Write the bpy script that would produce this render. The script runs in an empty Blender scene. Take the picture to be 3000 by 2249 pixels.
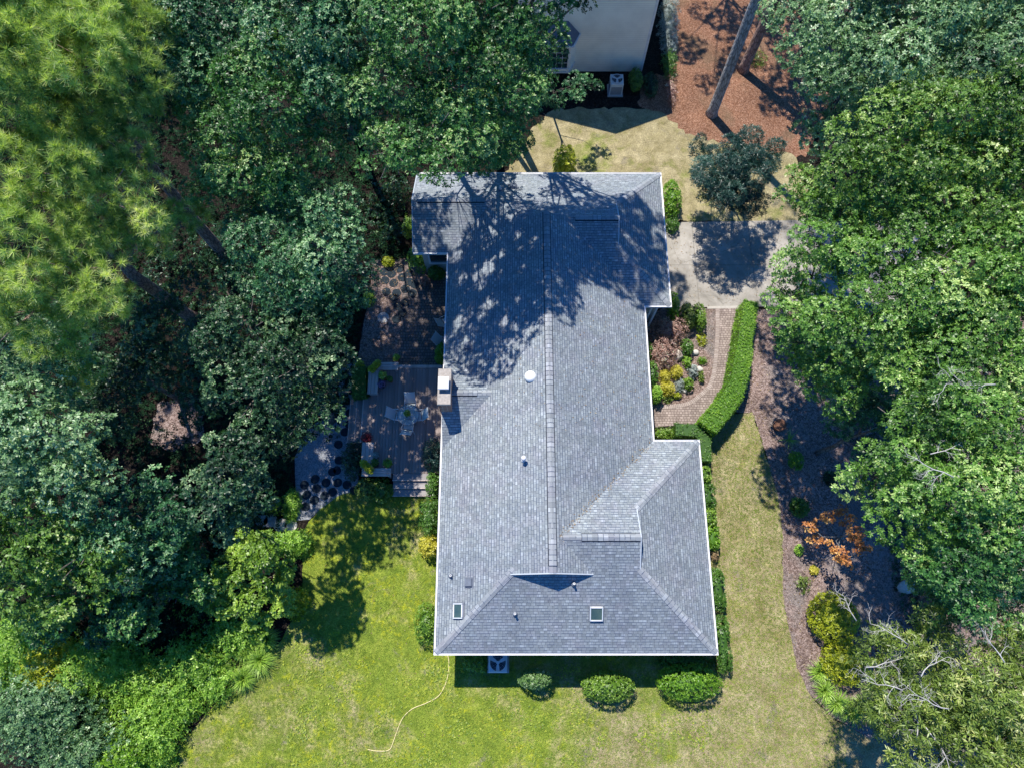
import bpy, math, random
import numpy as np
from mathutils import Vector, Matrix

# ------------------------------------------------------------------ camera, sky, sun
S = bpy.context.scene
C = S.collection
H = 32.0; TILT = math.radians(18.2); FS = 2000.0
cd = bpy.data.cameras.new('camera'); cam = bpy.data.objects.new('camera', cd); C.objects.link(cam)
cd.lens = 24.0; cd.sensor_width = 36.0; cd.clip_start = 0.1; cd.clip_end = 2000
cam.location = (0, 0, H); cam.rotation_euler = (TILT, 0, 0); S.camera = cam
SUN_EL = math.radians(60); SUN_AZ = math.radians(24.5)      # azimuth from +Y towards -X
w = bpy.data.worlds.new('World'); S.world = w; w.use_nodes = True
nt = w.node_tree; bg = nt.nodes['Background']
sky = nt.nodes.new('ShaderNodeTexSky'); sky.sky_type = 'NISHITA'; sky.sun_disc = False
sky.sun_elevation = SUN_EL; sky.sun_rotation = -SUN_AZ
sky.ozone_density = 4.0; sky.dust_density = 0.1; sky.air_density = 1.0; sky.altitude = 200
tint = nt.nodes.new('ShaderNodeMix'); tint.data_type = 'RGBA'; tint.blend_type = 'MULTIPLY'; tint.inputs[0].default_value = 1
nt.links.new(sky.outputs[0], tint.inputs[6]); tint.inputs[7].default_value = (.32, .92, 1.6, 1)      # a deep clear blue sky
nt.links.new(tint.outputs[2], bg.inputs[0]); bg.inputs[1].default_value = 0.085
sl = bpy.data.lights.new('sun', 'SUN'); sl.energy = 5.0; sl.angle = math.radians(0.5); sl.color = (1, .95, .86)
so = bpy.data.objects.new('sun', sl); C.objects.link(so); so.location = (-20, 40, 60)
sd = Vector((-math.sin(SUN_AZ) * math.cos(SUN_EL), math.cos(SUN_AZ) * math.cos(SUN_EL), math.sin(SUN_EL)))
so.rotation_euler = (-sd).to_track_quat('-Z', 'Y').to_euler()
S.view_settings.view_transform = 'Standard'; S.view_settings.look = 'None'
S.view_settings.exposure = 0.55; S.view_settings.gamma = 1.0

rng = np.random.default_rng(7); random.seed(7)

# ------------------------------------------------------------------ placing: survey of the photograph
_s, _c = math.sin(TILT), math.cos(TILT)
def P(x, y, z=0.0):                    # photo pixel (3000 wide) at height z -> world
    a = x - 1500; b = 1124.5 - y; k = (H - z) / (FS * _c - b * _s)
    return (a * k, (b * _c + FS * _s) * k, z)
def D(x, y, z=0.0): return P(x * 1.35625, y * 1.35625, z)
def K1(x, y): return (1150 + x / 2.369, 450 + y / 2.369)
def K2(x, y): return (1200 + x / 2.212, 1100 + y / 2.212)
def K3(x, y): return (1150 + x / 2.212, 1550 + y / 2.212)
def K4(x, y): return (980 + x / 2.3675, 750 + y / 2.3675)
def K5(x, y): return (1850 + x / 3.316, 850 + y / 3.316)
def K6(x, y): return (700 + x / 2.3683, 1200 + y / 2.3683)
def K7(x, y): return (2100 + x / 1.4433, 1100 + y / 1.4433)
def K8(x, y): return (1450 + x / 2.212, y / 2.212)

# ------------------------------------------------------------------ materials
MATS = {}
class NT:
    def __init__(s, name, rough=.8, spec=.3):
        s.m = bpy.data.materials.new(name); s.m.use_nodes = True; s.t = s.m.node_tree
        s.b = s.t.nodes['Principled BSDF']; s.b.inputs['Roughness'].default_value = rough
        s.b.inputs['Specular IOR Level'].default_value = spec; MATS[name] = s.m
    def n(s, typ, **kw):
        o = s.t.nodes.new(typ)
        for k, v in kw.items():
            if k in o.inputs: o.inputs[k].default_value = v
            else: setattr(o, k, v)
        return o
    def l(s, a, b): s.t.links.new(a, b)
    def co(s, kind='Object'):
        if kind == 'World': return s.n('ShaderNodeNewGeometry').outputs['Position']
        return s.n('ShaderNodeTexCoord').outputs[kind]
    def noise(s, scale, detail=4, rough=.6, co=None, dist=0):
        o = s.n('ShaderNodeTexNoise'); o.inputs['Scale'].default_value = scale; o.inputs['Detail'].default_value = detail
        o.inputs['Roughness'].default_value = rough; o.inputs['Distortion'].default_value = dist
        s.l(co if co is not None else s.co('World'), o.inputs['Vector']); return o.outputs['Fac']
    def ramp(s, fac, stops, interp='LINEAR'):
        o = s.n('ShaderNodeValToRGB'); cr = o.color_ramp; cr.interpolation = interp
        while len(cr.elements) < len(stops): cr.elements.new(.5)
        for e, (p, c) in zip(cr.elements, stops):
            e.position = p; e.color = (c, c, c, 1) if isinstance(c, (int, float)) else (*c, 1)
        s.l(fac, o.inputs[0]); return o.outputs[0]
    def mix(s, fac, a, b, mode='MIX'):
        o = s.n('ShaderNodeMix', data_type='RGBA', blend_type=mode)
        for v, i in ((fac, 0), (a, 6), (b, 7)):
            if isinstance(v, (int, float)): o.inputs[i].default_value = v
            elif isinstance(v, tuple): o.inputs[i].default_value = (*v, 1)
            else: s.l(v, o.inputs[i])
        return o.outputs[2]
    def math(s, op, a, b=0.0):
        o = s.n('ShaderNodeMath', operation=op)
        for v, i in ((a, 0), (b, 1)):
            if isinstance(v, (int, float)): o.inputs[i].default_value = v
            else: s.l(v, o.inputs[i])
        return o.outputs[0]
    def bump(s, h, dist=.02, strength=.6):
        o = s.n('ShaderNodeBump'); o.inputs['Distance'].default_value = dist; o.inputs['Strength'].default_value = strength
        s.l(h, o.inputs['Height']); s.l(o.outputs[0], s.b.inputs['Normal'])
    def col(s, c): s.l(c, s.b.inputs['Base Color'])

def simple(name, c, rough=.6, spec=.4, var=.18, scale=6, metal=0.0):
    t = NT(name, rough, spec); n = t.noise(scale, 5, co=t.co('Object'))
    t.col(t.ramp(n, [(.25, tuple(x * (1 - var) for x in c)), (.75, tuple(min(1, x * (1 + var)) for x in c))]))
    t.b.inputs['Metallic'].default_value = metal
    return t.m

def shingle(name, rot=False, row=.118, wid=.185, a=(.215, .243, .265), b=(.31, .345, .362)):
    t = NT(name, .9, .25); uv = t.co('UV')
    br = t.n('ShaderNodeTexBrick', offset=.37, offset_frequency=2, squash=.9, squash_frequency=3)
    for k, v in (('Scale', 1.0), ('Mortar Size', .008), ('Mortar Smooth', .2), ('Brick Width', wid), ('Row Height', row), ('Bias', -.1)):
        br.inputs[k].default_value = v
    br.inputs['Color1'].default_value = (*a, 1); br.inputs['Color2'].default_value = (*b, 1)
    br.inputs['Mortar'].default_value = (.11, .13, .16, 1)
    t.l(uv, br.inputs['Vector'])
    # lower edge of every course: a dashed shadow line painted in, coming and going tab by tab
    sp = t.n('ShaderNodeSeparateXYZ'); t.l(uv, sp.inputs[0])
    vv = t.math('DIVIDE', sp.outputs[1], row); fr = t.math('FRACT', vv); fl = t.math('FLOOR', vv)
    line = t.math('LESS_THAN', fr, .2)
    cx = t.n('ShaderNodeCombineXYZ'); t.l(t.math('FLOOR', t.math('DIVIDE', sp.outputs[0], .14)), cx.inputs[0]); t.l(fl, cx.inputs[1])
    wn = t.n('ShaderNodeTexWhiteNoise', noise_dimensions='2D'); t.l(cx.outputs[0], wn.inputs['Vector'])
    dash = t.math('MULTIPLY', line, t.math('GREATER_THAN', wn.outputs[0], .48))
    tone = t.ramp(wn.outputs[0], [(0, .82), (.55, 1.0), (.88, 1.06), (1, 1.35)])
    big = t.ramp(t.noise(.35, 5, .65, co=t.co('World')), [(.3, (.88, .90, .93)), (.7, (1.10, 1.08, 1.04))])
    ms = t.n('ShaderNodeMapping'); ms.inputs['Scale'].default_value = (1.6, .12, 1); t.l(uv, ms.inputs[0])
    big = t.mix(1, big, t.ramp(t.noise(1.0, 5, .7, ms.outputs[0]), [(.35, .93), (.65, 1.05)]), 'MULTIPLY')
    grit = t.ramp(t.noise(90, 2, co=t.co('World')), [(.3, .86), (.7, 1.12)])
    pk = t.ramp(t.noise(1.3, 3, co=t.co('World')), [(.45, (1, 1, 1)), (.75, (1.05, .98, 1.03))])
    c = t.mix(1, br.outputs['Color'], tone, 'MULTIPLY'); c = t.mix(1, c, big, 'MULTIPLY'); c = t.mix(1, c, grit, 'MULTIPLY'); c = t.mix(1, c, pk, 'MULTIPLY')
    c = t.mix(t.math('MULTIPLY', dash, .8), c, (.06, .08, .13)); t.col(c)
    h = t.math('ADD', fr, t.math('MULTIPLY', wn.outputs[0], .6)); t.bump(h, .012, .8)
    return t.m

def leafmat(name, dark, light, tip=None, rough=.42, trans=.3, spec=.5):
    t = NT(name, rough, spec)
    at = t.n('ShaderNodeAttribute', attribute_name='tone')
    st = [(0, dark), (.72, light), (1, tip or tuple(min(1, x * 1.35) for x in light))]
    c = t.ramp(at.outputs['Fac'], st); t.col(c)
    tr = t.n('ShaderNodeBsdfTranslucent'); t.l(t.mix(1, c, (1.3, 1.35, .5), 'MULTIPLY'), tr.inputs[0])
    mx = t.n('ShaderNodeMixShader'); mx.inputs[0].default_value = trans
    t.l(t.b.outputs[0], mx.inputs[1]); t.l(tr.outputs[0], mx.inputs[2])
    t.l(mx.outputs[0], t.t.nodes['Material Output'].inputs[0]); return t.m

def bark(name, a, b):
    t = NT(name, .95, .15); mp = t.n('ShaderNodeMapping'); mp.inputs['Scale'].default_value = (1, 1, .25); t.l(t.co('Object'), mp.inputs[0])
    v = t.n('ShaderNodeTexVoronoi', feature='DISTANCE_TO_EDGE'); v.inputs['Scale'].default_value = 9; t.l(mp.outputs[0], v.inputs['Vector'])
    n = t.noise(5, 5, co=t.co('Object'))
    f = t.ramp(v.outputs['Distance'], [(0, .35), (.15, 1.0)])
    t.col(t.mix(1, t.ramp(n, [(.3, a), (.7, b)]), f, 'MULTIPLY')); t.bump(v.outputs['Distance'], .05, .8); return t.m

def m_lawn(name, dry, seed, clover=.85):
    t = NT(name, .95, .1); co = t.co('World')
    mp = t.n('ShaderNodeMapping'); mp.inputs['Location'].default_value = (seed, seed * 2, 0); t.l(co, mp.inputs[0]); v = mp.outputs[0]
    big = t.noise(.22, 4, .6, v, .6); mid = t.noise(1.1, 5, .65, v, .4); fine = t.noise(14, 6, .75, v); vf = t.noise(55, 3, .8, v)
    f1 = t.math('ADD', t.math('MULTIPLY', big, .6), t.math('MULTIPLY', mid, .4))
    green = t.ramp(mid, [(.3, (.16, .24, .035)), (.5, (.29, .37, .05)), (.72, (.45, .48, .08))])
    tan = t.ramp(mid, [(.3, (.29, .245, .11)), (.7, (.56, .475, .28))])
    sp = t.n('ShaderNodeSeparateXYZ'); t.l(co, sp.inputs[0])
    dryf = t.ramp(t.math('ADD', f1, dry(t, sp)), [(.45, 0.0), (.60, 1.0)])
    c = t.mix(dryf, green, tan)
    # bright yellow-green clover patches, in dense drifts of small spots
    dr = t.ramp(t.noise(.5, 4, .7, v, .6), [(.47, 0.0), (.55, 1.0)])
    sm = t.ramp(t.noise(3.2, 8, .8, v, .6), [(.50, 0.0), (.58, 1.0)])
    c = t.mix(t.math('MULTIPLY', t.math('MULTIPLY', t.math('MULTIPLY', dr, sm), clover), t.math('SUBTRACT', 1.0, t.math('MULTIPLY', dryf, .8))), c, (.52, .54, .03))
    bare = t.ramp(t.noise(.9, 6, .75, v, .8), [(.57, 0.0), (.68, .75)])
    c = t.mix(bare, c, (.30, .26, .20)); c = t.mix(1, c, t.ramp(t.noise(2.3, 6, .75, v, .5), [(.35, .78), (.6, 1.12)]), 'MULTIPLY')
    c = t.mix(1, c, t.ramp(fine, [(.3, .5), (.55, 1.0), (.75, 1.5)]), 'MULTIPLY')
    c = t.mix(1, c, t.ramp(vf, [(.3, .65), (.7, 1.3)]), 'MULTIPLY')
    t.col(c); t.bump(t.math('ADD', fine, vf), .05, 1.0); return t.m

def m_chips(name, a, b, c2, dark=.35, scale=14, patch=None):
    t = NT(name, .95, .12); co = t.co('World')
    dn = t.n('ShaderNodeTexNoise'); dn.inputs['Scale'].default_value = 5; t.l(co, dn.inputs['Vector'])
    vco = t.mix(.06, co, dn.outputs['Color'], 'ADD')
    v = t.n('ShaderNodeTexVoronoi'); v.inputs['Scale'].default_value = scale; t.l(vco, v.inputs['Vector'])
    v2 = t.n('ShaderNodeTexVoronoi'); v2.inputs['Scale'].default_value = scale * 2.3; t.l(vco, v2.inputs['Vector'])
    sp = t.n('ShaderNodeSeparateColor'); t.l(v.outputs['Color'], sp.inputs[0])
    sp2 = t.n('ShaderNodeSeparateColor'); t.l(v2.outputs['Color'], sp2.inputs[0])
    f = t.math('ADD', t.math('MULTIPLY', sp.outputs[0], .5), t.math('MULTIPLY', sp2.outputs[1], .5))
    c = t.ramp(f, [(.15, a), (.5, b), (.85, c2)])
    if patch: c = t.mix(t.ramp(t.noise(.35, 4, .6, co, .7), [(.5, 0.0), (.62, .8)]), c, t.mix(1, patch, t.ramp(f, [(.2, .75), (.8, 1.2)]), 'MULTIPLY'))
    c = t.mix(1, c, t.ramp(t.noise(25, 4, .8, co), [(.3, dark), (.6, 1.1)]), 'MULTIPLY')
    c = t.mix(1, c, t.ramp(t.noise(.6, 4, .6, co), [(.3, .75), (.7, 1.15)]), 'MULTIPLY')
    t.col(c); t.bump(t.math('ADD', f, t.noise(25, 4, .8, co)), .04, 1.0); return t.m

def m_brick(name, a, b, mortar, wid, row, co='UV', rough=.9, mort=.012):
    t = NT(name, rough, .2)
    br = t.n('ShaderNodeTexBrick', offset=.5, squash=.8, squash_frequency=3)
    for k, v in (('Scale', 1.0), ('Mortar Size', mort), ('Mortar Smooth', .3), ('Brick Width', wid), ('Row Height', row)): br.inputs[k].default_value = v
    br.inputs['Color1'].default_value = (*a, 1); br.inputs['Color2'].default_value = (*b, 1); br.inputs['Mortar'].default_value = (*mortar, 1)
    v = t.co('World') if co == 'World' else t.co(co)
    dn = t.n('ShaderNodeTexNoise'); dn.inputs['Scale'].default_value = 2.0; t.l(v, dn.inputs['Vector'])
    v2 = t.mix(.025, v, dn.outputs['Color'], 'ADD'); t.l(v2, br.inputs['Vector'])
    c = t.mix(1, br.outputs['Color'], t.ramp(t.noise(1.5, 5), [(.3, .82), (.7, 1.14)]), 'MULTIPLY')
    c = t.mix(1, c, t.ramp(t.noise(40, 3), [(.3, .85), (.7, 1.12)]), 'MULTIPLY')
    t.col(c); t.bump(t.math('SUBTRACT', 1.0, br.outputs['Fac']), .01, .6); return t.m

def m_siding(name, c, pitch=.13):
    t = NT(name, .6, .3); sp = t.n('ShaderNodeSeparateXYZ'); t.l(t.co('World'), sp.inputs[0])
    fr = t.math('FRACT', t.math('DIVIDE', sp.outputs[2], pitch))
    k = t.ramp(fr, [(0, .55), (.1, 1.0)]); n = t.ramp(t.noise(1.2, 5), [(.3, .9), (.7, 1.05)])
    t.col(t.mix(1, t.mix(1, c, k, 'MULTIPLY'), n, 'MULTIPLY')); t.bump(fr, .012, 1.0); return t.m

def m_concrete():
    t = NT('concrete', .85, .25); v = t.co('World')
    n = t.noise(.7, 6, .7, v, .5); st = t.noise(2.4, 6, .7, v, 1.0); f = t.noise(45, 4, .8, v)
    c = t.ramp(n, [(.3, (.19, .175, .15)), (.55, (.33, .305, .27)), (.75, (.47, .44, .40))])
    c = t.mix(t.ramp(st, [(.55, 0.0), (.75, .5)]), c, (.26, .24, .20))
    c = t.mix(1, c, t.ramp(f, [(.3, .85), (.7, 1.1)]), 'MULTIPLY')
    sp = t.n('ShaderNodeSeparateXYZ'); t.l(v, sp.inputs[0])
    def joint(o, off, per):
        a = t.math('ABSOLUTE', t.math('SUBTRACT', t.math('FRACT', t.math('DIVIDE', t.math('SUBTRACT', o, off), per)), .5))
        return t.math('LESS_THAN', a, .025 / per)
    j = t.math('MAXIMUM', joint(sp.outputs[0], 8.1, 3.0), joint(sp.outputs[1], 15.7, 2.7))
    cr = t.n('ShaderNodeTexVoronoi', feature='DISTANCE_TO_EDGE'); cr.inputs['Scale'].default_value = .42
    dn = t.n('ShaderNodeTexNoise'); dn.inputs['Scale'].default_value = 1.3; dn.inputs['Detail'].default_value = 6; t.l(v, dn.inputs['Vector'])
    t.l(t.mix(.5, v, dn.outputs['Color'], 'ADD'), cr.inputs['Vector'])
    crk = t.math('LESS_THAN', cr.outputs['Distance'], .003)
    c = t.mix(t.math('MAXIMUM', t.math('MULTIPLY', j, .4), t.math('MULTIPLY', crk, .6)), c, (.12, .11, .09)); t.col(c); t.bump(f, .006, .5); return t.m

def m_wood(name, a, b, axis=1):
    t = NT(name, .8, .25); v = t.co('World'); mp = t.n('ShaderNodeMapping')
    mp.inputs['Scale'].default_value = (1, .06, 1) if axis == 1 else (.06, 1, 1); t.l(v, mp.inputs[0])
    g = t.noise(28, 5, .7, mp.outputs[0]); n = t.noise(1.0, 4, .6, v)
    bi = t.n('ShaderNodeSeparateXYZ'); t.l(v, bi.inputs[0])
    idx = t.math('FLOOR', t.math('DIVIDE', bi.outputs[0 if axis == 1 else 1], .145))
    wn = t.n('ShaderNodeTexWhiteNoise', noise_dimensions='1D'); t.l(idx, wn.inputs['W'])
    c = t.mix(t.math('ADD', t.math('MULTIPLY', g, .5), t.math('MULTIPLY', n, .5)), a, b)
    c = t.mix(1, c, t.ramp(wn.outputs[0], [(0, .8), (1, 1.15)]), 'MULTIPLY'); t.col(c); t.bump(g, .004, .6); return t.m

shingle('shingle'); shingle('shingle_cap', row=.2, wid=.6, a=(.24, .262, .285), b=(.315, .34, .36))
M = MATS
simple('white_metal', (.66, .66, .68), .4, .5, .16, 3); simple('flashing', (.12, .13, .16), .5, .4)
simple('dark_slot', (.03, .035, .05), .8, .1); simple('vent_plastic', (.13, .15, .19), .6, .4)
simple('white_plastic', (.82, .82, .80), .25, .5, .02); simple('stone_cap', (.34, .31, .285), .85, .2, .3, 9)
simple('soffit', (.55, .55, .56), .6, .3); simple('grey_metal', (.42, .46, .50), .4, .5, .08)
simple('ac_metal', (.52, .56, .58), .4, .5, .06); simple('terracotta', (.30, .12, .06), .8, .2); simple('black_pot', (.03, .03, .04), .5, .4)
simple('rock', (.45, .40, .36), .9, .2, .35, 7); simple('pale_rock', (.55, .52, .47), .9, .2, .25, 7); simple('soil', (.05, .035, .025), .95, .1, .4, 20)
simple('slate_step', (.022, .032, .042), .98, .05, .35, 5); simple('flagstone', (.33, .34, .35), .85, .2, .25, 4)
simple('sling_fabric', (.50, .55, .56), .7, .3, .06); simple('hose', (.66, .56, .28), .45, .4, .05); simple('rusty_iron', (.16, .08, .05), .8, .3, .3, 9)
simple('glass_dark', (.02, .04, .05), .08, .8, .1); simple('curb', (.40, .37, .33), .9, .2, .15)
simple('dead_wood', (.46, .44, .43), .85, .2, .25, 8); simple('fibre', (.20, .13, .07), .95, .1, .3, 12)
t = NT('skylight_glass', .06, .8); t.col(t.ramp(t.noise(2, 3, co=t.co('Object')), [(.3, (.035, .07, .07)), (.7, (.07, .11, .09))]))
t = NT('table_glass', .04, .8); t.b.inputs['Base Color'].default_value = (.75, .85, .86, 1); t.b.inputs['Transmission Weight'].default_value = .8; t.b.inputs['IOR'].default_value = 1.1
bark('oak_bark', (.13, .11, .09), (.24, .21, .18)); bark('pine_bark', (.24, .15, .12), (.40, .29, .25)); bark('grey_bark', (.26, .26, .26), (.42, .41, .40))
m_lawn('lawn_grass', lambda t, sp: t.math('ADD', t.math('SUBTRACT', t.ramp(t.math('ADD', t.math('MULTIPLY', sp.outputs[0], .05), .5), [(.30, .0), (.55, .06), (.84, .12), (.90, .28), (1.0, .32)]), .055), t.ramp(t.math('ADD', t.math('MULTIPLY', sp.outputs[1], .1), .8), [(.1, -.13), (.45, -.02)])), 3)
m_lawn('lawn_dry', lambda t, sp: t.math('ADD', .13, 0.0), 11, .0)
m_chips('leaf_litter', (.008, .007, .006), (.020, .016, .013), (.06, .045, .036))  # near-black: deep shade under the trees is put into the litter colour
m_chips('mulch', (.14, .095, .08), (.31, .22, .19), (.52, .40, .36), .42, 15, (.30, .265, .25))
m_chips('pine_straw', (.17, .075, .045), (.34, .17, .10), (.54, .32, .22), .45, 20, (.25, .16, .10))
m_chips('gravel', (.20, .22, .25), (.34, .36, .40), (.5, .5, .52), .55, 22)
m_brick('pavers', (.22, .175, .155), (.36, .295, .265), (.12, .09, .08), .17, .12, 'World')
m_brick('patio_pavers', (.13, .11, .105), (.22, .18, .165), (.09, .075, .07), .16, .16, 'World', mort=.02)
m_brick('edge_pavers', (.30, .245, .215), (.38, .32, .29), (.18, .14, .13), .11, .22, 'UV')
m_brick('chimney_brick', (.24, .13, .10), (.32, .20, .16), (.40, .36, .32), .2, .075, 'Object')
m_siding('siding', (.50, .49, .45)); m_siding('neighbour_siding', (.90, .88, .80)); m_concrete()
m_wood('deck_wood', (.20, .16, .15), (.38, .31, .28)); m_wood('bench_wood', (.38, .31, .28), (.58, .49, .44)); m_wood('step_wood', (.22, .21, .22), (.36, .33, .32), 0)
leafmat('oak_leaf', (.006, .035, .012), (.085, .25, .05), (.40, .54, .20))  # oak leaves: shade of crown gaps in the dark stop, sunlit highlights in the tip
leafmat('oak_leaf_blue', (.004, .032, .018), (.065, .21, .075), (.34, .52, .26))
leafmat('oak_leaf_silver', (.02, .07, .03), (.21, .38, .15), (.58, .70, .44))
leafmat('oak_leaf_light', (.018, .06, .008), (.15, .30, .04), (.44, .56, .18))
leafmat('oak_leaf_fresh', (.012, .05, .01), (.16, .34, .05), (.50, .64, .22))
leafmat('dark_leaf', (.004, .018, .009), (.04, .12, .045), (.26, .38, .18))  # lowered leaf colour carries the shade between and beneath crowns
leafmat('olive_leaf', (.03, .06, .01), (.22, .32, .05), (.52, .54, .20))
leafmat('needle', (.09, .18, .05), (.50, .64, .19), (.90, .90, .48), .42, .42)
leafmat('clover_leaf', (.12, .22, .02), (.30, .38, .03), (.52, .56, .06), .5, .3)
leafmat('cover_leaf', (.004, .014, .007), (.02, .06, .025), (.06, .12, .05), .9, .1, .1)  # darkest leaf: woodland floor shade is put into the plant colour
leafmat('cedar_leaf', (.005, .026, .022), (.022, .075, .058), (.10, .20, .16))
leafmat('hedge_leaf', (.06, .16, .008), (.19, .37, .02), (.36, .54, .07), .4, .25)
leafmat('hedge_dark', (.035, .10, .012), (.11, .24, .03), (.22, .38, .07), .4, .25)
leafmat('bush_leaf', (.06, .14, .012), (.22, .37, .04), (.40, .54, .09), .4, .25)
leafmat('flecked_leaf', (.05, .13, .03), (.20, .34, .10), (.72, .78, .58), .4, .25)
leafmat('gold_leaf', (.32, .30, .02), (.66, .60, .08), (.82, .78, .22), .45, .3)
leafmat('lime_leaf', (.16, .22, .01), (.45, .48, .02), (.66, .68, .08), .45, .3)
leafmat('barberry_leaf', (.24, .12, .10), (.54, .36, .31), (.60, .62, .46), .5, .3)
leafmat('orange_leaf', (.28, .09, .03), (.60, .27, .08), (.74, .46, .16), .5, .3)
leafmat('silver_leaf', (.14, .18, .18), (.36, .42, .40), (.52, .56, .55), .6, .2)
leafmat('red_leaf', (.14, .01, .02), (.32, .03, .04), None, .5, .2)
leafmat('grass_blade', (.10, .22, .02), (.36, .54, .08), (.64, .76, .26), .45, .3)
leafmat('weed_leaf', (.09, .22, .02), (.34, .56, .07), (.62, .78, .22), .45, .35)
leafmat('lawn_blade', (.11, .18, .02), (.28, .38, .05), (.50, .52, .12), .7, .2, .2)
leafmat('purple_flower', (.10, .06, .16), (.28, .20, .36), None, .6, .2)
leafmat('brown_leaf', (.16, .10, .05), (.32, .22, .12), (.42, .34, .2), .7, .2)

# ------------------------------------------------------------------ mesh helpers
class MB:
    def __init__(s): s.v = []; s.f = []; s.mi = []; s.uv = []; s.mats = []
    def m(s, name):
        if name not in s.mats: s.mats.append(name)
        return s.mats.index(name)
    def poly(s, pts, mat, uv=None):
        b = len(s.v); s.v += [tuple(p) for p in pts]; s.f.append(tuple(range(b, b + len(pts)))); s.mi.append(s.m(mat))
        s.uv.append(uv or [(p[0], p[1]) for p in pts])
    def faces(s, V, F, mat):
        b = len(s.v); s.v += [tuple(p) for p in V]; k = s.m(mat)
        for f in F:
            s.f.append(tuple(b + i for i in f)); s.mi.append(k)
            s.uv.append([(V[i][0], V[i][1]) for i in f])
    def box(s, cx, cy, z0, z1, sx, sy, mat, rot=0, bev=0.0):
        ca, sa = math.cos(rot), math.sin(rot)
        def q(x, y, z): return (cx + x * ca - y * sa, cy + x * sa + y * ca, z)
        hx, hy = sx / 2, sy / 2; b = min(bev, hx * .5, hy * .5, (z1 - z0) * .5)
        if b <= 0:
            V = [q(x, y, z) for z in (z0, z1) for x, y in ((-hx, -hy), (hx, -hy), (hx, hy), (-hx, hy))]
            s.faces(V, [(3, 2, 1, 0), (4, 5, 6, 7), (0, 1, 5, 4), (1, 2, 6, 5), (2, 3, 7, 6), (3, 0, 4, 7)], mat)
        else:
            V = []
            for z, i in ((z0, 0), (z1 - b, 0), (z1, b)):
                V += [q(x, y, z) for x, y in ((-hx + i, -hy + i), (hx - i, -hy + i), (hx - i, hy - i), (-hx + i, hy - i))]
            F = [(3, 2, 1, 0), (8, 9, 10, 11)]
            for r in (0, 4): F += [(r + i, r + (i + 1) % 4, r + 4 + (i + 1) % 4, r + 4 + i) for i in range(4)]
            s.faces(V, F, mat)
    def prism(s, pts, z0, z1, mat, top=None):
        n = len(pts)
        V = [(p[0], p[1], z0) for p in pts] + [(p[0], p[1], z1) for p in pts]
        a = sum(pts[i][0] * pts[(i + 1) % n][1] - pts[(i + 1) % n][0] * pts[i][1] for i in range(n))
        if a < 0: V = V[:n][::-1] + V[n:][::-1]
        s.faces(V, [tuple(range(n, 2 * n))], top or mat)
        s.faces(V, [tuple(range(n))[::-1]] + [(i, (i + 1) % n, n + (i + 1) % n, n + i) for i in range(n)], mat)
    def tube(s, pts, r, mat, n=8, cap=True):
        pts = [Vector(p) for p in pts]; m = len(pts)
        rr = list(r) if hasattr(r, '__len__') else [r] * m
        V = []; F = []
        for i, p in enumerate(pts):
            d = (pts[min(i + 1, m - 1)] - pts[max(i - 1, 0)]).normalized()
            u = d.orthogonal().normalized() if i == 0 else (pu - d * pu.dot(d)).normalized()
            pu = u; v = d.cross(u)
            V += [tuple(p + (u * math.cos(2 * math.pi * k / n) + v * math.sin(2 * math.pi * k / n)) * rr[i]) for k in range(n)]
        for i in range(m - 1):
            for k in range(n): F.append((i * n + k, i * n + (k + 1) % n, (i + 1) * n + (k + 1) % n, (i + 1) * n + k))
        if cap: F += [tuple(range(n))[::-1], tuple(range((m - 1) * n, m * n))]
        s.faces(V, F, mat)
    def lathe(s, x, y, prof, mat, n=20, sx=1, sy=1):
        V = []; F = []
        for r, z in prof: V += [(x + sx * r * math.cos(2 * math.pi * k / n), y + sy * r * math.sin(2 * math.pi * k / n), z) for k in range(n)]
        for i in range(len(prof) - 1):
            for k in range(n): F.append((i * n + k, i * n + (k + 1) % n, (i + 1) * n + (k + 1) % n, (i + 1) * n + k))
        F += [tuple(range(n))[::-1], tuple(range((len(prof) - 1) * n, len(prof) * n))]
        s.faces(V, F, mat)
    def build(s, name, parent=None, smooth=False, origin=None):
        me = bpy.data.meshes.new(name)
        o = origin or (0, 0, 0)
        me.from_pydata([(a - o[0], b - o[1], c - o[2]) for a, b, c in s.v], [], s.f)
        for k in s.mats: me.materials.append(M[k])
        me.polygons.foreach_set('material_index', s.mi)
        ul = me.uv_layers.new(name='UVMap'); flat = [c for f in s.uv for p in f for c in p]
        ul.data.foreach_set('uv', flat)
        if smooth: me.polygons.foreach_set('use_smooth', [True] * len(me.polygons))
        me.update(); ob = bpy.data.objects.new(name, me); C.objects.link(ob)
        attach(ob, parent, o); return ob

WL = {}
def attach(ob, parent, o):
    WL[ob.name] = Vector(o); ob.location = o
    if parent: ob.parent = parent; ob.location = Vector(o) - WL.get(parent.name, parent.location)
def tag(o, label, cat, group=None):
    o['label'] = label; o['category'] = cat
    if group: o['group'] = group
    return o
def empty(name, loc, label, cat, group=None):
    o = bpy.data.objects.new(name, None); C.objects.link(o); o.location = loc; o.empty_display_size = .3
    return tag(o, label, cat, group)
def struct(o, kind='structure'): o['kind'] = kind; return o

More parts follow.
